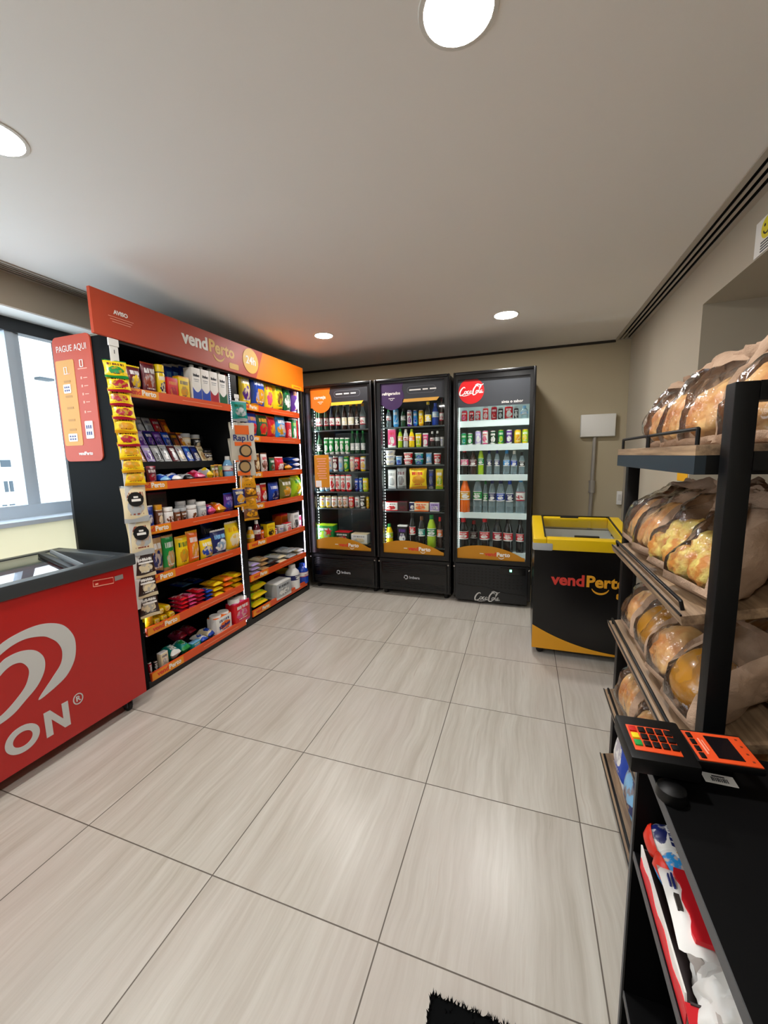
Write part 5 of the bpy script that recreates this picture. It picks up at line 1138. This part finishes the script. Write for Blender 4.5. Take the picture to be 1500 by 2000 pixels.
# top shelf: bags standing in a row, leaning back
for i,(y,x,w,d,h,br,l) in enumerate([(.225,2.045,.20,.145,.33,'loaf','large kraft bread bag nearest the near post on the top shelf'.replace('nearest','beside')),(.40,2.02,.18,.125,.27,'loaf','kraft bread bag with golden loaf, second from near post, top shelf'),(.555,2.01,.17,.12,.25,'rolls','kraft bread bag, third from near post on the top shelf'),(.70,2.005,.16,.115,.235,'loaf','kraft bread bag at far end of the top shelf'),(.30,2.23,.19,.13,.30,'cheese','kraft bread bag in the back row of top shelf near post'),(.60,2.22,.18,.12,.27,'loaf','kraft bread bag in the back row of top shelf far half')]):
    bread_bag(T(x,y,1.408)@RZ(-90+[18,14,10,4,0,0][i])@RX(-[30,22,20,16,10,8][i]),w,d,h,i+1,br,l,'bread bags on the rack')
SN=['top','second','third','fourth','bottom']
def on_shelf(k,y,dx,rz,lean,w,d,h,seed,br,label,dz=0.):
    M=SM[k]@T(dx,y,.002+d*.2*math.sin(math.radians(lean)))
    bread_bag(M@RZ(-90+rz)@RX(-lean),w,d,h,seed,br,label,'bread bags on the rack')
# second shelf
for i,(y,br) in enumerate([(.20,'cheese'),(.385,'cheese'),(.57,'rolls'),(.755,'loaf')]):
    on_shelf(1,y,.050,14-5*i,52,.20,.135,.29,20+i,br,'kraft bread bag, %s from near post, front row of second rack shelf'%ORD[i])
for i,y in enumerate((.18,.36,.54,.72)):
    on_shelf(1,y,.235,6-4*i,58,.18,.11,.25,30+i,'loaf' if i%2 else 'rolls','kraft bread bag, %s from near post, middle row of second rack shelf'%ORD[i])
for i,y in enumerate((.21,.43,.66)):
    on_shelf(1,y,.345,-4*i,50,.19,.09,.18,40+i,'loaf','kraft bread bag, %s from near post, back row of second rack shelf'%ORD[i])
# third shelf
for i,(y,br) in enumerate([(.20,'bun'),(.36,'loaf'),(.53,'bun'),(.70,'loaf')]):
    on_shelf(2,y,.052,10-4*i,48,.175,.135,.27,50+i,br,'kraft bread bag, %s from near post, front row of third rack shelf'%ORD[i])
for i,y in enumerate((.20,.40,.60)):
    on_shelf(2,y,.245,4-4*i,48,.18,.125,.23,60+i,('bun','rolls','loaf')[i],'kraft bread bag, %s from near post, back row of third rack shelf'%ORD[i])
# fourth shelf
PIE=mat('loaf_dark_crust','8a4a1c',.35)
for i,(y,br) in enumerate([(.24,'loaf'),(.43,'loaf'),(.63,'rolls')]):
    on_shelf(3,y,.05,6,34,.18,.125,.23,70+i,br,'kraft bread bag, %s from near post, front row of fourth rack shelf'%ORD[i])
for i,y in enumerate((.28,.52)):
    on_shelf(3,y,.29,0,14,.19,.12,.22,80+i,'loaf','kraft bread bag, %s from near post, back row of fourth rack shelf'%ORD[i])
for i,(y,c) in enumerate([(.38,'blue,white,tan'),(.55,'navy,lblue,tan'),(.72,'blue,white,cream')]):
    o=p_pouch(SM[4]@T(.045,y,.004)@RZ(-90)@RX(-24),.17,.23,.06,c,400+i); o.name='snack_cake_bag'; tag(o,'%s snack cake bag, %s from near post, bottom rack shelf'%(('blue and white','navy','royal blue')[i],ORD[i]),'snack bag','blue bags on the bottom rack shelf')
# ================================================================ PAYMENT KIOSK CABINET
ko=thing('kiosk_cabinet','black open-sided cabinet holding the card terminal beside the bread rack','cabinet',T(2.05,-.45,0)); OG=T(-2.05,.45,0)
KB=mat('kiosk_black','040405',.6,0,0,.12); KE=mat('kiosk_edge','4a4b4d',.5)
def op(n,m,*bx,bev=0.,par=None):
    b=MB(); b.M=OG
    for q in bx: b.box(*q,bev)
    return b.build(n,m,par or ko,30 if bev else 0)
KX0,KX1,KY0,KY1=1.81,2.32,-1.05,0.
op('cabinet_top',KB,(KX0+.001,KX1,KY0,KY1,.77,.79)); op('edge_band',KE,(KX0-.0005,KX0+.001,KY0,KY1,.768,.79))
s=op('side_panel',KB,(KX0+.001,KX1,KY1-.02,KY1,0,.77)); op('edge_band',KE,(KX0-.0005,KX0+.001,KY1-.012,KY1,0,.768),par=s)
op('side_panel',KB,(KX0,KX1,KY0,KY0+.02,0,.77)); op('back_panel',KB,(KX1-.02,KX1,KY0+.02,KY1-.02,0,.77)); 
for z in (.535,.17):
    s=op('shelf_board',KB,(KX0+.003,KX1-.02,KY0+.02,KY1-.02,z-.018,z)); op('edge_band',KE,(KX0+.001,KX0+.003,KY0+.02,KY1-.02,z-.017,z),par=s)
op('base_plinth',KB,(KX0+.03,KX1,KY0+.02,KY1-.02,0,.08))
t=tag(MB().box(1.897,1.947,-.094,-.069,.79,.7908).build('barcode_sticker',WHITEP),'small white barcode sticker on the black cabinet top','sticker')
b=MB()
for i in range(9): b.box(1.909+.003*i,1.909+.003*i+(.0016 if i%3 else .0022),-.089,-.079,.7909,.7912)
b.box(1.912,1.932,-.077,-.074,.7909,.7912); b.build('barcode_print',mat('ink','22242c',.5),t)
# card terminal
TB=mat('terminal_black','060607',.45,0,0,.3); TO=mat('terminal_orange','e8501f',.4)
ct=thing('card_terminal','black and orange payment terminal with keypad and small screen','payment terminal',T(1.86,-.115,.79))
def tp(n,m,M,*bx,bev=0.,par=None):
    b=MB(); b.M=M
    for q in bx: b.box(*q,bev)
    return b.build(n,m,par or ct,30 if bev else 0)
PM=T(-.048,.022,.062)@RX(4)@RZ(3)@Matrix.Scale(.95,4)
tp('keypad_body',TB,PM,(-.055,.062,-.055,.068,-.035,0),bev=.007)
tp('keypad_plate',TO,PM,(-.042,.038,-.034,.036,-.001,.0015),bev=.0005)
n=0
for j in range(3):
    for i in range(4):
        x=-.022+.0155*i; y=.016-.0195*j; tp('key',TB,PM,(x,x+.012,y,y+.014,.001,.005),bev=.001)
for j,c in enumerate(('c8221c','ecd21a','189a45')): y=.016-.0195*j; tp('key',mat('key_'+c,c,.4),PM,(-.039,-.026,y,y+.014,.001,.005),bev=.001)
QM=T(.060,.045,.054)@RX(2)@RZ(4.8)@Matrix.Scale(.93,4)
tp('screen_body',TB,QM,(-.056,.060,-.043,.050,-.016,0),bev=.005); tp('screen_plate',TO,QM,(-.048,.056,-.040,.042,-.001,.0015),bev=.0005)
tp('display_screen',mat('display_dark','171215',.12),QM,(-.012,.032,-.030,.032,.0014,.0025)); 
for i in range(4): y=-.036+.019*i; tp('side_key',TB,QM,(-.043,-.034,y,y+.014,.001,.004),bev=.001)
tp('small_lettering',mat('pink_print','f0a58e',.5),QM,(-.027,-.024,-.022,.022,.0014,.002),(-.021,-.019,-.012,.018,.0014,.002))
for i in range(4): y=-.030+.02*i; tp('status_dot',mat('dot_dark','7a2a14',.5),QM,(.044,.048,y,y+.004,.0014,.002))
tp('terminal_base',TB,Matrix.Identity(4),(-.05,.09,.050,.105,0,.022),bev=.008); tp('terminal_neck',TB,Matrix.Identity(4),(-.035,.08,.045,.075,.02,.04))
b=MB(); b.M=T(-.035,-.04,.0); b.lathe([(.022,0),(.024,.004),(.022,.02),(.012,.026)],18); b.build('cable_guide',TB,ct,40)
# goods in the kiosk compartment
tr=thing('candy_tray','open cardboard candy tray with red and white wavy front in black cabinet','tray',T(1.88,-.17,.5355)); RT=mat('tray_red','d8202a',.45)
def yp(n,m,pts,x0,x1,par=None):
    b=MB(); b.M=RZ(90); b.prism(pts,x0,x1); return b.build(n,m,par or tr)
n=16; wv=[(-.135+.25*i/n,.026+.006*math.sin(i*1.15)) for i in range(n+1)]
yp('tray_front',WHITEP,[(-.135,0),(.115,0),(.125,.044),(-.12,.042)],.060,.063); yp('tray_front_print',RT,[(-.135,0),(.115,0)]+wv[::-1],.063,.0645)
b=MB(); b.box(-.062,.10,-.135,.115,0,.003); b.box(.098,.10,-.135,.115,0,.06); b.box(-.06,.10,.112,.115,0,.045); b.box(-.06,.10,-.135,-.132,0,.045); b.build('tray_wall',mat('tray_inside','3a2f30',.7),tr)
b=MB(); b.M=T(-.045,-.16,.03)@RX(25); b.box(-.022,.03,-.03,.03,-.001,.001); b.build('tray_flap',RT,tr)
def egg(M,cols,label,sd):
    e=thing('candy_egg_pack',label,'candy egg',M,'candy egg packs in the tray'); c1,c2=cols
    b=MB(); b.lathe([(.001,0),(.016,.002),(.026,.012),(.030,.028),(.027,.046),(.018,.06),(.008,.067),(.001,.069)],22,False); b.build('egg_shell',wrap(c1,.3,sd,False),e,80)
    b=MB(); b.lathe([(.001,.001),(.018,.002),(.0285,.013),(.0306,.019),(.0304,.021)],22,False); b.build('egg_wrapper',mat('egg_red','d8301c',.35),e,80)
    b=MB(); b.box(-.016,.016,-.033,-.0305,.018,.036); b.build('barcode_label',WHITEP,e); b=MB()
    for i in range(7): b.box(-.012+.0035*i,-.012+.0035*i+.0018,-.0335,-.033,.022,.033)
    b.build('barcode_print',mat('ink','22242c',.5),e)
egg(T(1.826,-.050,.588)@RZ(-10)@RY(62)@RZ(100)@Matrix.Scale(1.12,4),('white,navy,navy','red'),'white and red candy egg pack with dark blue top, far end of tray',1)
egg(T(1.829,-.112,.582)@RZ(12)@RY(66)@RZ(100)@Matrix.Scale(1.12,4),('white,sky,gold','red'),'white candy egg pack with light blue top, middle of tray',2)
cb=thing('chocolate_bar_pack','long red and white chocolate bar pack leaning in candy tray','chocolate bar',T(1.852,-.118,.612)@RZ(-5)@Matrix(((-1,0,0,0),(0,0,-1,0),(0,-1,0,0),(0,0,0,1)))@RX(8))
pouch_mesh(.056,.165,.026,7,nx=9,nz=15,sharp=.3).build('wrapper',mat('wrapper_white','f0eeea',.3),cb,50)
b=MB(); b.M=T(0,-.0115,0); b.prism([(-.026,.012),(.004,.012)]+[(.004+.003*math.sin(i*1.3),.012+.14*i/12) for i in range(13)]+[(-.026,.152)],-.003,.004); b.build('wrapper_print',mat('tray_red','d8202a',.3),cb)
b=MB(); b.M=T(0,-.014,0); b.box(.009,.017,-.002,.003,.075,.105); b.build('wrapper_picture',mat('dark_ring','2a211c',.5),cb); b=MB(); b.M=T(0,-.014,0); b.box(.010,.013,-.002,.003,.03,.062); b.box(.016,.0185,-.002,.003,.034,.058); b.build('wrapper_lettering',mat('ink_navy','1a2370',.5),cb)
def crumpled(name,M,w,h,d,sd,m,label,cat,grp=None):
    b=pouch_mesh(w,h,d,sd,nx=19,nz=19,sharp=.4); b.v=[tuple(Vector(v)+Vector((noise.noise((v[0]*45,v[1]*45+sd,v[2]*45)),noise.noise((v[0]*45+9,v[1]*45,v[2]*45+sd)),noise.noise((v[0]*45,v[1]*45+5,v[2]*45)))) *.012) for v in b.v]
    t=thing(name,label,cat,M,grp); b.build('bag_body',m,t,25); return t
WB=mat('white_bag_film','dcdad6',.3); 
crumpled('plastic_bag',T(1.838,-.27,.555)@RZ(-100)@RX(-40),.13,.12,.05,3,WB,'crumpled white plastic bag at near end of candy tray','plastic bag')
gb=crumpled('printed_bag',T(1.888,-.215,.585)@RZ(8)@Matrix(((-1,0,0,0),(0,0,-1,0),(0,-1,0,0),(0,0,0,1)))@RX(5),.12,.17,.05,5,mat('grey_bag_film','a8a099',.4),'pale grey printed bag lying behind the crumpled white bag','plastic bag')
text('Rai',.05,mat('maroon_ink','5a2432',.5),T(-.01,-.031,.085)@RY(180),gb,bold=.0)
crumpled('plastic_bag',T(1.90,-.42,.55)@RZ(-100)@RX(-50),.18,.16,.07,9,WB,'white plastic bag cut by the bottom edge in black cabinet','plastic bag')
